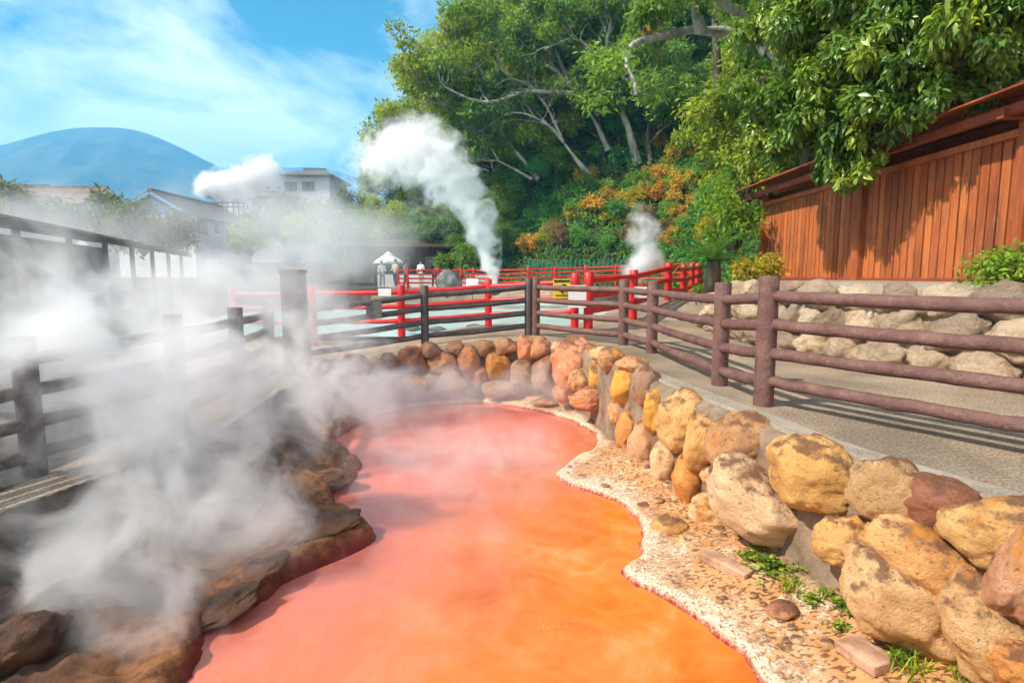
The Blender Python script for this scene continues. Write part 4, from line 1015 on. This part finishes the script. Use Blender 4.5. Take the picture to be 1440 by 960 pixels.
# weeds on the right bank
def weed(px, py, sc, label, kind=0):
    p = bank_pt(px, py); r = empty('weed', p); tag(r, label, 'weed', 'weeds on the right bank'); rg = random.Random(px)
    b = MB()
    if kind:
        for k in range(60):
            a = rg.uniform(0, 6.28); ln = rg.uniform(.5, 1)*sc; x0 = Vector((rg.gauss(0, .3)*sc, rg.gauss(0, .3)*sc, -.01)); lean = rg.uniform(.2, .9)
            d = Vector((math.cos(a)*lean, math.sin(a)*lean, 1)).normalized(); s = Vector((-math.sin(a), math.cos(a), 0))*.004
            m_ = x0+d*ln*.55; t = x0+d*ln+Vector((math.cos(a), math.sin(a), -.6))*ln*.25
            b.add([x0-s, x0+s, m_+s*.8, m_-s*.8, t], [(0, 1, 2, 3), (3, 2, 4)], rg.random())
    else:
        for k in range(46):
            a = rg.uniform(0, 6.28); rad = abs(rg.gauss(0, .5))*sc; c = Vector((math.cos(a)*rad, math.sin(a)*rad, rg.uniform(.1, .55)*sc*max(.2, 1-rad/sc*.6)))
            b.tube([(c.x*.4, c.y*.4, -.01), c], [.002, .0015], 3, cap=False, tone=.5)
            for j in range(4):
                a2 = rg.uniform(0, 6.28); l = rg.uniform(.15, .28)*sc; d = Vector((math.cos(a2), math.sin(a2), rg.uniform(-.1, .5))); s = Vector((-math.sin(a2), math.cos(a2), 0))*l*.35
                b.add([c, c+d*l*.5+s, c+d*l, c+d*l*.5-s], [(0, 1, 2, 3)], rg.random())
    b.build('leaves', M['leaf_gloss'] if not kind else M['leaf_yg'], r, False)
for px, py, sc, lab, kd in ((1085,802,.13,'leafy weed clump beside the long pink block',0),(1050,785,.08,'small weed beside the upper end of the pink block',0),(1110,828,.10,'sparse olive weed below the long pink block',1),(1190,857,.10,'leafy weed at the foot of the long tan boulder',0),(1180,885,.06,'tiny weed left of the flat pale slab',0),(1212,862,.05,'little sprig against the long tan boulder',0),(1252,893,.05,'sprig above the flat pale slab',0),(1285,945,.14,'grassy tuft right of the flat pale slab',1),(1328,890,.09,'green sprig between the long tan and the tall pale boulder',0),(1355,950,.07,'sprig at the foot of the tall pale boulder',1),(1140,845,.07,'small green weed between the pink block and the long tan boulder',0),(1062,772,.06,'tiny weed under the long cream boulder',1),(1268,930,.08,'leafy weed touching the right side of the flat pale slab',0),(1130,800,.07,'low weed at the lower end of the long cream boulder',0),(1160,835,.06,'weed under the squat dark topped boulder',1)):
    weed(px, py, sc*1.4, lab, kd)

# ------------------------------------------------------------------ buildings
M['shade_blue_wall'] = noisy('shade_blue_board', (.16, .33, .46), (.24, .43, .56), 1, .7, 8, .01)  # shaded blue of the gable end put into the board colour
def quad_slab(b, P, t=.12):
    P = [Vector(p) for p in P]; n = (P[1]-P[0]).cross(P[3]-P[0]).normalized(); n = n if n.z > 0 else -n
    Q = [p+n*t for p in P]; b.add(P+Q, ((0,3,2,1),(4,5,6,7),(0,1,5,4),(1,2,6,5),(2,3,7,6),(3,0,4,7)))
def gable_house(label, cx, cy, hw, hl, base, eave, ridge, rz, wins, roofm='roof', wallm='plaster', gablem=None, over=.6):
    """ridge along local y; hw half width in local x; wins: (face, along, z, w, h) face in '+x','-x','-y'"""
    r = empty('house', (cx, cy, base), rz); tag(r, label, 'house')
    e, g = eave-base, ridge-base
    b = MB(); b.box((0, 0, e/2-1), (2*hw, 2*hl, e+2)); b.build('wall', M[wallm], r, False)
    for s in (1, -1):
        b = MB(); b.add([(-hw, s*hl, e), (hw, s*hl, e), (0, s*hl, g-.05), (-hw, s*(hl-.2), e), (hw, s*(hl-.2), e), (0, s*(hl-.2), g-.05)], [(0,1,2),(3,5,4),(0,2,5,3),(1,4,5,2)])
        b.build('gable', M[gablem or wallm], r, False)
    sl = (g-e)/hw; ov = hw+over
    b = MB()
    for s in (1, -1):
        quad_slab(b, [(s*ov, -hl-over, e-over*sl), (s*ov, hl+over, e-over*sl), (0, hl+over, g), (0, -hl-over, g)], .16)
    y = -hl-over
    while y < hl+over:   # tile rolls
        for s in (1, -1): b.tube([(s*ov, y, e-over*sl+.17), (0, y, g+.17)], .05, 5, cap=False)
        y += .45
    rf = b.build('roof', M[roofm], r, False)
    b = MB(); b.box((0, 0, g+.22), (.4, 2*hl+2*over, .25)); b.build('ridge_tiles', M[roofm], rf, False)
    for s in (1, -1):
        b = MB()
        for q in (1, -1): quad_slab(b, [(q*ov, s*(hl+over), e-over*sl-.25), (q*ov, s*(hl+over+.08), e-over*sl-.25), (0, s*(hl+over+.08), g-.25), (0, s*(hl+over), g-.25)], .3)
        b.build('bargeboard', M[gablem or 'darkwood'], rf, False)
    for face, al, z, w_, h_ in wins:
        z -= base; b = MB(); fr = MB()
        if face in ('+x', '-x'):
            s = 1 if face == '+x' else -1
            b.box((s*(hw+.03), al, z), (.06, w_, h_)); 
            for k in (-1, 0, 1): fr.box((s*(hw+.07), al+k*w_/2, z), (.08, .09, h_+.1))
            for k in (-1, 1): fr.box((s*(hw+.06), al, z+k*h_/2), (.1, w_+.1, .09))
        else:
            s = -1; b.box((al, s*(hl+.03), z), (w_, .06, h_))
            for k in (-1, 0, 1): fr.box((al+k*w_/2, s*(hl+.07), z), (.09, .08, h_+.1))
            for k in (-1, 1): fr.box((al, s*(hl+.06), z+k*h_/2), (w_+.1, .1, .09))
        wn = fr.build('window', M['darkwood'], r, False); b.build('pane', M['glass'], wn, False)
    return r
gable_house('white walled house with a shaded blue gable and long grey tiled roof', -37, 66.5, 4.0, 6.5, 3.0, 7.4, 9.7, 0, [('+x', -5.0, 6.3, 1.7, 1.3), ('+x', -2.0, 6.4, .9, .9), ('+x', 1.2, 6.3, 1.6, 1.3), ('+x', 4.2, 6.3, 1.2, 1.2), ('-y', -1.6, 6.2, 1.4, 1.2)], gablem='shade_blue_wall')
gable_house('grey gabled house with a wide brownish roof at the far left', -54.5, 70.5, 3.6, 5.0, 3.5, 9.5, 11.6, math.pi/2, [('-x', 1, 8, 1.6, 1.2), ('-x', -2, 8, 1.6, 1.2), ('-y', 0, 8.3, 1.4, 1.2)], roofm='roof_brown', gablem='plaster')
gable_house('low grey house with a peaked roof at the left edge behind the trees', -66, 76, 3.5, 5, 4, 10.6, 12.6, math.pi/2, [('-x', 1, 9, 1.6, 1.2)])
def hip_building(label, cx, cy, hx, hy, base, eave, top, floors, wallm='haze_grey_wall'):
    r = empty('building', (cx, cy, base)); tag(r, label, 'building'); e = eave-base
    b = MB(); b.box((0, 0, e/2-1), (2*hx, 2*hy, e+2)); b.build('wall', M[wallm], r, False)
    t = top-base; o = .7; b = MB(); rx = hx*.45
    b.add([(-hx-o,-hy-o,e),(hx+o,-hy-o,e),(hx+o,hy+o,e),(-hx-o,hy+o,e),(-rx,0,t),(rx,0,t),(-hx-o,-hy-o,e-.2),(hx+o,-hy-o,e-.2),(hx+o,hy+o,e-.2),(-hx-o,hy+o,e-.2)], [(0,1,5,4),(1,2,5),(2,3,4,5),(3,0,4),(0,6,7,1),(1,7,8,2),(2,8,9,3),(3,9,6,0),(6,9,8,7)])
    rf = b.build('roof', M['roof'], r, False)
    b = MB(); b.box((0, 0, t+.1), (2*rx+.3, .4, .3)); b.build('ridge_tiles', M['roof'], rf, False)
    for fl in range(floors):
        z = e-1.7-fl*3.1
        for x in np.arange(-hx+1.4, hx-.8, 2.6):
            fr = MB(); b = MB(); b.box((x, -hy-.03, z), (1.7, .06, 1.2))
            for k in (-1, 0, 1): fr.box((x+k*.85, -hy-.07, z), (.09, .08, 1.3))
            for k in (-1, 1): fr.box((x, -hy-.06, z+k*.6), (1.8, .1, .09))
            wn = fr.build('window', M['darkwood'], r, False); b.build('pane', M['glass'], wn, False)
    return r
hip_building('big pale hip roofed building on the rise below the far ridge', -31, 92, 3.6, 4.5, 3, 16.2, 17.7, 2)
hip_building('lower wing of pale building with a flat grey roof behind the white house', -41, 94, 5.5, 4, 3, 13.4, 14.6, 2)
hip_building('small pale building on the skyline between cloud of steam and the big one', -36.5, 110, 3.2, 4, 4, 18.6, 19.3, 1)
# rooftop railing
b = MB()
for x in np.linspace(-39.6, -34.6, 8): b.tube([(x, 75, 9.0), (x, 75, 10.6)], .06, 6)
for z in (10.0, 10.55): b.tube([(-39.6, 75, z), (-34.6, 75, z)], .06, 6)
tag(b.build('roof_railing', M['darkwood']), 'dark railing standing behind the ridge of the white house', 'railing')
# long shelter on the left
r = empty('shelter', (-13.5, 19.5, -.4)); tag(r, 'long low shelter with a rusty brown sheet roof at the left behind the fence', 'shelter'); o0 = Vector((-13.5, 19.5, -.4))
a, b_ = Vector((-9.9, 10.4, 2.33)), Vector((-17.4, 31, 2.33)); dr = (b_-a).normalized(); nl = Vector((-dr.y, dr.x, 0))
mb = MB(); quad_slab(mb, [a-o0, b_-o0, b_+nl*4.5+Vector((0, 0, .55))-o0, a+nl*4.5+Vector((0, 0, .55))-o0], .05)
t = 0
while t < (b_-a).length: p = a+dr*t-o0; mb.tube([p+Vector((0, 0, .06)), p+nl*4.5+Vector((0, 0, .61))], .03, 5, cap=False); t += .3
mb.build('roof', M['roof_brown'], r, False)
mb = MB(); mb.tube([a-o0-Vector((0, 0, .08)), b_-o0-Vector((0, 0, .08))], .09, 4); mb.build('eave_beam', M['darkwood'], r, False)
for k in range(8):
    p = a.lerp(b_, k/7)+nl*.4-o0; mb = MB(); mb.tube([(p.x, p.y, -.3), (p.x, p.y, 2.7)], .08, 6); mb.build('post', M['darkwood'], r)
mb = MB(); q0, q1 = a+nl*3.8-o0, b_+nl*3.8-o0; mb.box(((q0.x+q1.x)/2, (q0.y+q1.y)/2, 1.4), ((b_-a).length, .1, 3.1), math.atan2(dr.y, dr.x)); mb.build('back_wall', M['darkwood'], r, False)
mb = MB(); q0, q1 = a+nl*2.2-o0, b_+nl*2.2-o0; mb.box(((q0.x+q1.x)/2, (q0.y+q1.y)/2, .45), ((b_-a).length*.9, .7, .9), math.atan2(dr.y, dr.x)); mb.build('counter', M['darkwood'], r, False)
# dark timber hut behind the visitors
r = empty('timber_hut', (-8.2, 43.5, .4)); tag(r, 'low dark timber hut behind the visitors across the pale pool', 'hut')
mb = MB(); mb.box((0, 0, 1.3), (7.6, 3, 3.4)); mb.build('wall', M['darkwood'], r, False)
mb = MB(); quad_slab(mb, [(-4.2,-2.2,2.75),(4.2,-2.2,2.75),(4.2,2,3.6),(-4.2,2,3.6)], .12); mb.build('roof', M['darkwood'], r, False)
for x in (-2.6, 0, 2.6):
    mb = MB(); mb.box((x, -1.53, 1.2), (1.5, .05, 1.9)); mb.build('shutter', M['greysign'], r, False)
mb = MB(); mb.box((0, -2.0, .45), (8, .3, .9)); tag(mb.build('low_wall', M['plaster'], None, False), 'pale low wall at the foot of the dark timber hut', 'wall').location = (-4.9, 40, .35)
# parasol
r = empty('parasol', at(547,398,40.5)); r.location.z = .4; tag(r, 'white parasol with a small vent cap beside the visitors', 'parasol')
mb = MB(); n = 8
def cone(mb, z0, r0, z1, r1):
    v = [(math.cos(6.283*k/n)*r0, math.sin(6.283*k/n)*r0, z0) for k in range(n)]+[(math.cos(6.283*k/n)*r1, math.sin(6.283*k/n)*r1, z1) for k in range(n)]
    mb.add(v, [(k, (k+1) % n, n+(k+1) % n, n+k) for k in range(n)])
cone(mb, 1.75, 1.05, 2.28, .22); cone(mb, 1.62, 1.05, 1.75, 1.05); mb.build('canopy', M['white'], r, False)
mb = MB(); cone(mb, 2.27, .34, 2.45, .04); mb.build('vent_cap', M['white'], r, False)
mb = MB(); mb.tube([(0, 0, 0), (0, 0, 2.5)], .03, 6); mb.build('pole', M['greysign'], r)
mb = MB(); mb.tube([(0, 0, 0), (0, 0, .08)], .28, 10); mb.build('base', M['greysign'], r)
# dark boulder and vent rocks across the pale pool
boulder(631,399,34,38,0,'gry','big dark grey wet rock in the pale pool left of the steam vent',Y=25,group=None,sub_=4,m=M['greyrock'])
for px, py, w_, h_, Y, lab in ((692,404,30,22,25.5,'grey rock at the steaming vent'),(846,417,44,16,17.5,'low grey rock in the pale pool behind the white notice'),(868,420,30,14,17.8,'small grey rock in the pale pool right of the low one'),(622,408,16,10,24.6,'small wet stone left of the big grey rock'),(580,462,22,8,14.2,'flat stone at the near edge of the pale pool'),(615,463,26,8,14.2,'second flat stone at the near edge of the pale pool right of the red post'),(668,459,24,8,14.2,'flat stone at the pale pool edge by the second red post')):
    boulder(px, py, w_, h_, 0, 'gry', lab, Y=Y, group=None, sub_=3, m=M['greyrock'])

# ------------------------------------------------------------------ visitors
def skinned(name, pts, edges, rads, m, parent=None, lvl=2):
    me = bpy.data.meshes.new(name); me.from_pydata(pts, edges, []); o = bpy.data.objects.new(name, me); COL.objects.link(o); me.materials.append(m)
    sk = o.modifiers.new('skin', 'SKIN'); sk.use_smooth_shade = True
    for i, v in enumerate(me.skin_vertices[0].data): v.radius = (rads[i] if isinstance(rads[i], tuple) else (rads[i], rads[i])); v.use_root = (i == 0)
    ss = o.modifiers.new('sub', 'SUBSURF'); ss.levels = lvl; ss.render_levels = lvl
    dg = bpy.context.evaluated_depsgraph_get(); ev = o.evaluated_get(dg); m2 = bpy.data.meshes.new_from_object(ev)
    o.modifiers.clear(); o.data = m2; m2.name = name
    if not m2.materials: m2.materials.append(m)
    if parent is not None: o.parent = parent
    return o
def cloth(name, c): 
    k = 'cloth_'+name
    if k not in M: M[k] = noisy(k, tuple(x*.8 for x in c), c, 3, .8, 30, .005)
    return M[k]
def person(px, Y, h, label, top, legs, face=0, arm=(.1, .1), step=.12):
    X = at(px, 380, Y).x; s = h/1.7
    r = empty('person', (X, Y, gz(X, Y)+.0), face); tag(r, label, 'person'); r.scale = (s, s, s)
    a0, a1 = arm
    hip = (0, 0, .92); J = [hip, (0, 0, 1.12), (0, 0, 1.36), (0, 0, 1.47), (0, -.01, 1.56), (0, -.015, 1.66),
        (.18, 0, 1.40), (.23, -.02, 1.13), (.22, -a0*2.2, .92+a0*1.6), (.21, -a0*2.8, .84+a0*2.0),
        (-.18, 0, 1.40), (-.23, -.02, 1.13), (-.22, -a1*2.2, .92+a1*1.6), (-.21, -a1*2.8, .84+a1*2.0),
        (.10, 0, .86), (.10, -step*.5, .48), (.10, -step, .08), (.10, -step-.14, .03), (-.10, 0, .86), (-.10, step*.3, .48), (-.10, step, .08), (-.10, step-.14, .03)]
    E = [(0,1),(1,2),(2,3),(3,4),(4,5),(2,6),(6,7),(7,8),(8,9),(2,10),(10,11),(11,12),(12,13),(0,14),(14,15),(15,16),(16,17),(0,18),(18,19),(19,20),(20,21)]
    Rd = [.12,.11,.13,.055,.085,.075,.06,.048,.036,.038,.06,.048,.036,.038,.085,.062,.042,.04,.085,.062,.042,.04]
    skinned('body', J, E, Rd, M['skin'], r)
    skinned('jacket', [J[0], J[1], J[2], (0, 0, 1.44), J[6], J[7], J[8], J[10], J[11], J[12]], [(0,1),(1,2),(2,3),(2,4),(4,5),(5,6),(2,7),(7,8),(8,9)], [(.16,.13),(.15,.12),(.17,.13),.075,.08,.065,.052,.08,.065,.052], top, r)
    skinned('trousers', [(0, 0, .93), J[14], J[15], J[16], J[18], J[19], J[20]], [(0,1),(1,2),(2,3),(0,4),(4,5),(5,6)], [.135,.1,.078,.062,.1,.078,.062], legs, r)
    skinned('hair', [(0, .025, 1.66), (0, .0, 1.70), (0, .06, 1.60)], [(0,1),(0,2)], [.095,.07,.075], M['hair'], r)
W_ = cloth('white', (.75,.74,.72)); DK = cloth('black', (.02,.02,.025)); PK = cloth('pink', (.75,.30,.28)); BG = cloth('beige', (.55,.47,.38)); NV = cloth('navy', (.05,.07,.13)); GR = cloth('grey', (.3,.3,.32))
person(537, 36.5, 1.62, 'visitor in a white shirt under the left side of the parasol', W_, GR, .4, (.12,.02))
person(556, 36.2, 1.70, 'visitor in a pale beige top under the parasol', BG, NV, -.5)
person(571, 37, 1.66, 'visitor in grey right of the parasol pole', GR, DK, 1.2)
person(592, 36, 1.68, 'visitor in a white top standing alone in the middle', W_, BG, -.3, (.15,.05))
person(611, 36.4, 1.66, 'visitor in dark clothes beside the one in pink', DK, NV, .6)
person(618, 36, 1.72, 'visitor in a pink top raising an arm', PK, GR, .2, (.30,.05))
person(635.5, 35.6, 1.74, 'visitor in black behind the big grey rock', DK, DK, -.8)

# ------------------------------------------------------------------ steam and air
def steam(name, label, blobs, density, nscale, thr=.42, soft=.3, warp=.5, step=.35, envp=1., color=(.95, .95, .97), aniso=.1, detail=5, stretch=None, kind='stuff', pad=1.0, envk=.24):
    """blobs: (centre, (rx,ry,rz), weight); closed shell round the soft blobs, volume only"""
    bm = bmesh.new()
    for c, r_, w_ in blobs:
        k = bmesh.ops.create_icosphere(bm, subdivisions=2, radius=1.06*pad)
        for v in k['verts']: v.co = Vector(c)+Vector((v.co.x*r_[0], v.co.y*r_[1], v.co.z*r_[2]))
    res = bmesh.ops.convex_hull(bm, input=bm.verts[:])
    bmesh.ops.delete(bm, geom=list({g for g in res['geom_interior'] if isinstance(g, bmesh.types.BMVert)}|{g for g in res['geom_unused'] if isinstance(g, bmesh.types.BMVert)}), context='VERTS')
    # keep hull faces only
    hull = {f for f in res['geom'] if isinstance(f, bmesh.types.BMFace)}
    rest = [f for f in bm.faces if f not in hull]
    if rest: bmesh.ops.delete(bm, geom=rest, context='FACES_ONLY')
    loose = [v for v in bm.verts if not v.link_faces]
    if loose: bmesh.ops.delete(bm, geom=loose, context='VERTS')
    bmesh.ops.recalc_face_normals(bm, faces=bm.faces[:])
    me = bpy.data.meshes.new(name); bm.to_mesh(me); bm.free()
    o = bpy.data.objects.new(name, me); COL.objects.link(o)
    m, nt = mat(name+'_vapour'); P = world_pos(nt)
    n1 = N(nt, 'ShaderNodeTexNoise'); n1.inputs['Scale'].default_value = nscale*.6; n1.inputs['Detail'].default_value = 1.5; L(nt, P, n1.inputs['Vector'])
    vs = N(nt, 'ShaderNodeVectorMath', operation='SUBTRACT'); L(nt, n1.outputs['Color'], vs.inputs[0]); vs.inputs[1].default_value = (.5, .5, .5)
    sc_ = N(nt, 'ShaderNodeVectorMath', operation='SCALE'); L(nt, vs.outputs[0], sc_.inputs[0]); sc_.inputs['Scale'].default_value = warp
    wp = N(nt, 'ShaderNodeVectorMath', operation='ADD'); L(nt, P, wp.inputs[0]); L(nt, sc_.outputs[0], wp.inputs[1]); W = wp.outputs[0]
    tot = None
    for c, r_, w_ in blobs:
        s = N(nt, 'ShaderNodeVectorMath', operation='SUBTRACT'); L(nt, W, s.inputs[0]); s.inputs[1].default_value = c
        d = N(nt, 'ShaderNodeVectorMath', operation='DIVIDE'); L(nt, s.outputs[0], d.inputs[0]); d.inputs[1].default_value = r_
        dt = N(nt, 'ShaderNodeVectorMath', operation='DOT_PRODUCT'); L(nt, d.outputs[0], dt.inputs[0]); L(nt, d.outputs[0], dt.inputs[1])
        k = math_(nt, 'MULTIPLY', math_(nt, 'MAXIMUM', math_(nt, 'SUBTRACT', 1.0, dt.outputs['Value']), 0.0), w_)
        tot = k if tot is None else math_(nt, 'ADD', tot, k)
    env = math_(nt, 'MINIMUM', tot, 1.2)
    nz = tex(nt, nscale, detail, .66, W, dist=0, stretch=stretch)
    q = math_(nt, 'ADD', nz, math_(nt, 'MULTIPLY', math_(nt, 'SUBTRACT', env, .5), envk))
    mr = N(nt, 'ShaderNodeMapRange'); mr.clamp = True; mr.interpolation_type = 'SMOOTHSTEP'; mr.inputs[1].default_value = thr; mr.inputs[2].default_value = thr+soft; L(nt, q, mr.inputs[0])
    ee = math_(nt, 'POWER', env, envp)
    dn = math_(nt, 'MULTIPLY', math_(nt, 'MULTIPLY', mr.outputs[0], ee), density)
    v = N(nt, 'ShaderNodeVolumePrincipled'); v.inputs['Color'].default_value = (*color, 1); v.inputs['Anisotropy'].default_value = aniso; L(nt, dn, v.inputs['Density'])
    out = N(nt, 'ShaderNodeOutputMaterial'); L(nt, v.outputs[0], out.inputs['Volume'])
    try: m.cycles.volume_step_rate = step*2.1
    except Exception: pass
    me.materials.append(m); tag(o, label, 'steam', None, kind); return o
def bl(px, py, Y, rpx, ry=None, w=1., sq=(1, 1)):
    p = at(px, py, Y); k = rpx*Y/F; return (tuple(p), (k*sq[0], ry or k, k*sq[1]), w)
# tall jet from the vent across the pale pool
steam('steam_plume', 'tall white plume of steam leaning left above the vent', [bl(693,395,25,15,None,1.6,(1,1.6)), bl(684,358,25,21,None,1.4,(1,1.6)), bl(674,318,25,30,None,1.2,(1,1.4)), bl(655,276,25,42,None,1.05), bl(628,238,25,50,None,.95), bl(594,206,25,56,None,.9), bl(556,212,25,52,None,.7), bl(520,235,25.5,62,None,.5), bl(600,285,25.5,60,None,.3)], 2.3, 2.0, .43, .24, 1.5, .20, detail=7, color=(.985, .985, .99))
# bank of steam over the left side of the red pool
steam('steam_cloud', 'billowing grey white steam rising along the left side of the red pool', [bl(270,640,4.6,200,.6,1.,(.9,1.)), bl(150,880,3.1,230,.45,1.1), bl(390,570,6.2,170,.7,1.), bl(300,740,3.9,200,.5,1.), bl(40,560,4.2,200,.5,.6), bl(450,500,7.8,140,.7,.9), bl(230,500,4.6,220,.6,1.), bl(60,440,3.9,190,.5,.7), bl(60,740,3.3,200,.45,.55)], 2.3, 2.6, .462, .22, 1.1, .15, detail=7, color=(.985,.985,.99))
steam('steam_cloud', 'pale steam drifting over the left path and the shelter', [bl(200,420,9,270,1.2,.9,(1.2,.5)), bl(415,400,8.6,120,.9,1.,(1,.9)), bl(40,420,8,170,.9,.8), bl(330,450,8.5,170,.9,.9,(1,.7))], 0.8, 1.5, .47, .21, 1.4, .22, detail=7, color=(.97,.97,.98))
steam('steam_cloud', 'haze of steam hanging below the houses', [bl(430,335,30,140,6,.9,(1.3,.55)), bl(220,315,32,200,6,.7,(1.3,.38)), bl(520,345,30,120,5,.7,(1,.7)), bl(40,320,30,150,5,.6,(1,.5)), bl(420,285,32,110,5,.6,(1,.7))], .13, .36, .40, .26, 3., .32, detail=7, color=(.98,.98,.99))
# mist over the far end of the red pool
steam('steam_mist', 'thin mist along the water at the far wall', [bl(600,555,8.6,150,.9,1.,(1.1,.35)), bl(770,545,8.8,90,.8,.9,(1,.5)), bl(500,560,7.6,120,1.,1.,(1,.7)), bl(640,640,6.,230,1.8,.75,(1.2,.3)), bl(720,790,3.9,230,1.2,.4,(1.2,.3))], 1.25, 2.2, .43, .26, .7, .24, detail=7, color=(.98,.98,.99))
# small puff by the slope and the cloud behind the white house
steam('steam_puff', 'small brownish white puff of steam in front of the slope by the red fence', [bl(912,366,26,28,None,1.1), bl(906,330,26,30,None,.8), bl(895,380,26,26,None,.8), bl(900,300,26,22,None,.4)], 4.5, 1.6, .40, .3, .5, .3)
steam('steam_puff', 'bright white cloud of steam behind the white house', [bl(320,258,84,36,None,1.1,(1.4,.8)), bl(368,246,84,38,None,1.1,(1,.9)), bl(290,266,84,26,None,1.,(1,.7)), bl(335,287,84,28,None,1.,(1.2,1))], 1.3, .55, .42, .20, 4.0, .28, detail=7, color=(.99,.99,.995))
# the blue air
hz = MB(); hz.box((0, 1300, 240), (5400, 3000, 540.)); HZ = hz.build('haze', M['white'], None, False)
m, nt = mat('air'); v = N(nt, 'ShaderNodeVolumePrincipled'); v.inputs['Color'].default_value = (.20, .64, 1.0, 1); v.inputs['Density'].default_value = 0.0006; out = N(nt, 'ShaderNodeOutputMaterial'); L(nt, v.outputs[0], out.inputs['Volume'])
HZ.data.materials.clear(); HZ.data.materials.append(m); tag(HZ, kind='stuff')


# ------------------------------------------------------------------ light and sky
LD = Vector((1.0, .34, 0)).normalized(); EL = R(46)
sun = bpy.data.lights.new('sun', 'SUN'); sun.energy = 5.0; sun.angle = R(.5); sun.color = (1, .90, .76)
so = bpy.data.objects.new('sun', sun); COL.objects.link(so)
dirv = Vector((LD.x*math.cos(EL), LD.y*math.cos(EL), -math.sin(EL))); so.rotation_euler = dirv.to_track_quat('-Z', 'Y').to_euler(); so.location = (-20, -5, 30)
w = bpy.data.worlds.new('World'); S.world = w; w.use_nodes = True; nt = w.node_tree; nt.nodes.clear()
sky = N(nt, 'ShaderNodeTexSky', sky_type='NISHITA'); sky.sun_disc = False; sky.sun_elevation = EL
sky.sun_rotation = math.atan2(-LD.x, -LD.y); sky.air_density = 1.0; sky.dust_density = .6; sky.ozone_density = 2.0
tc = N(nt, 'ShaderNodeTexCoord').outputs['Generated']
sx = N(nt, 'ShaderNodeSeparateXYZ'); L(nt, tc, sx.inputs[0])
mp = N(nt, 'ShaderNodeMapping'); mp.inputs['Location'].default_value = (0.7, 6.6, 2.2); mp.inputs['Rotation'].default_value = (0, R(28), 0); mp.inputs['Scale'].default_value = (1.5, 1.5, 3.0); L(nt, tc, mp.inputs[0])
cn = tex(nt, 1.7, 10, .62, mp.outputs[0], dist=.35); cn2 = tex(nt, .9, 3, .5, mp.outputs[0])
cf = math_(nt, 'ADD', math_(nt, 'MULTIPLY', cn, .75), math_(nt, 'MULTIPLY', cn2, .35))
cf = math_(nt, 'ADD', cf, math_(nt, 'MULTIPLY', math_(nt, 'MINIMUM', math_(nt, 'SUBTRACT', sx.outputs[2], .25), .3), -.75))
cf = math_(nt, 'ADD', cf, math_(nt, 'MULTIPLY', math_(nt, 'MAXIMUM', math_(nt, 'SUBTRACT', .25, sx.outputs[1]), 0), .35))  # more unseen cloud behind the camera, added to whiten the ambient light
cm = ramp(nt, cf, [(.425, (0, 0, 0)), (.49, (.4, .4, .4)), (.58, (1, 1, 1))])
hs = N(nt, 'ShaderNodeHueSaturation'); hs.inputs['Saturation'].default_value = 1.9; hs.inputs['Hue'].default_value = .466; hs.inputs['Value'].default_value = .37; L(nt, sky.outputs[0], hs.inputs['Color'])
cc = mix(nt, cm, hs.outputs[0], (7.6, 7.7, 7.9))
bg = N(nt, 'ShaderNodeBackground'); bg.inputs[1].default_value = .13; L(nt, cc, bg.inputs[0])
wo = N(nt, 'ShaderNodeOutputWorld'); L(nt, bg.outputs[0], wo.inputs[0])
S.view_settings.view_transform = 'Standard'; S.view_settings.look = 'None'; S.view_settings.exposure = .84; S.view_settings.gamma = 1
S.view_settings.use_curve_mapping = False
cy = S.cycles; cy.max_bounces = 12; cy.diffuse_bounces = 3; cy.glossy_bounces = 2; cy.transmission_bounces = 3; cy.volume_bounces = 7; cy.transparent_max_bounces = 8
cy.use_denoising = True; cy.use_adaptive_sampling = True; cy.adaptive_threshold = .04; cy.adaptive_min_samples = 20; cy.caustics_reflective = False; cy.caustics_refractive = False; cy.sample_clamp_indirect = 6
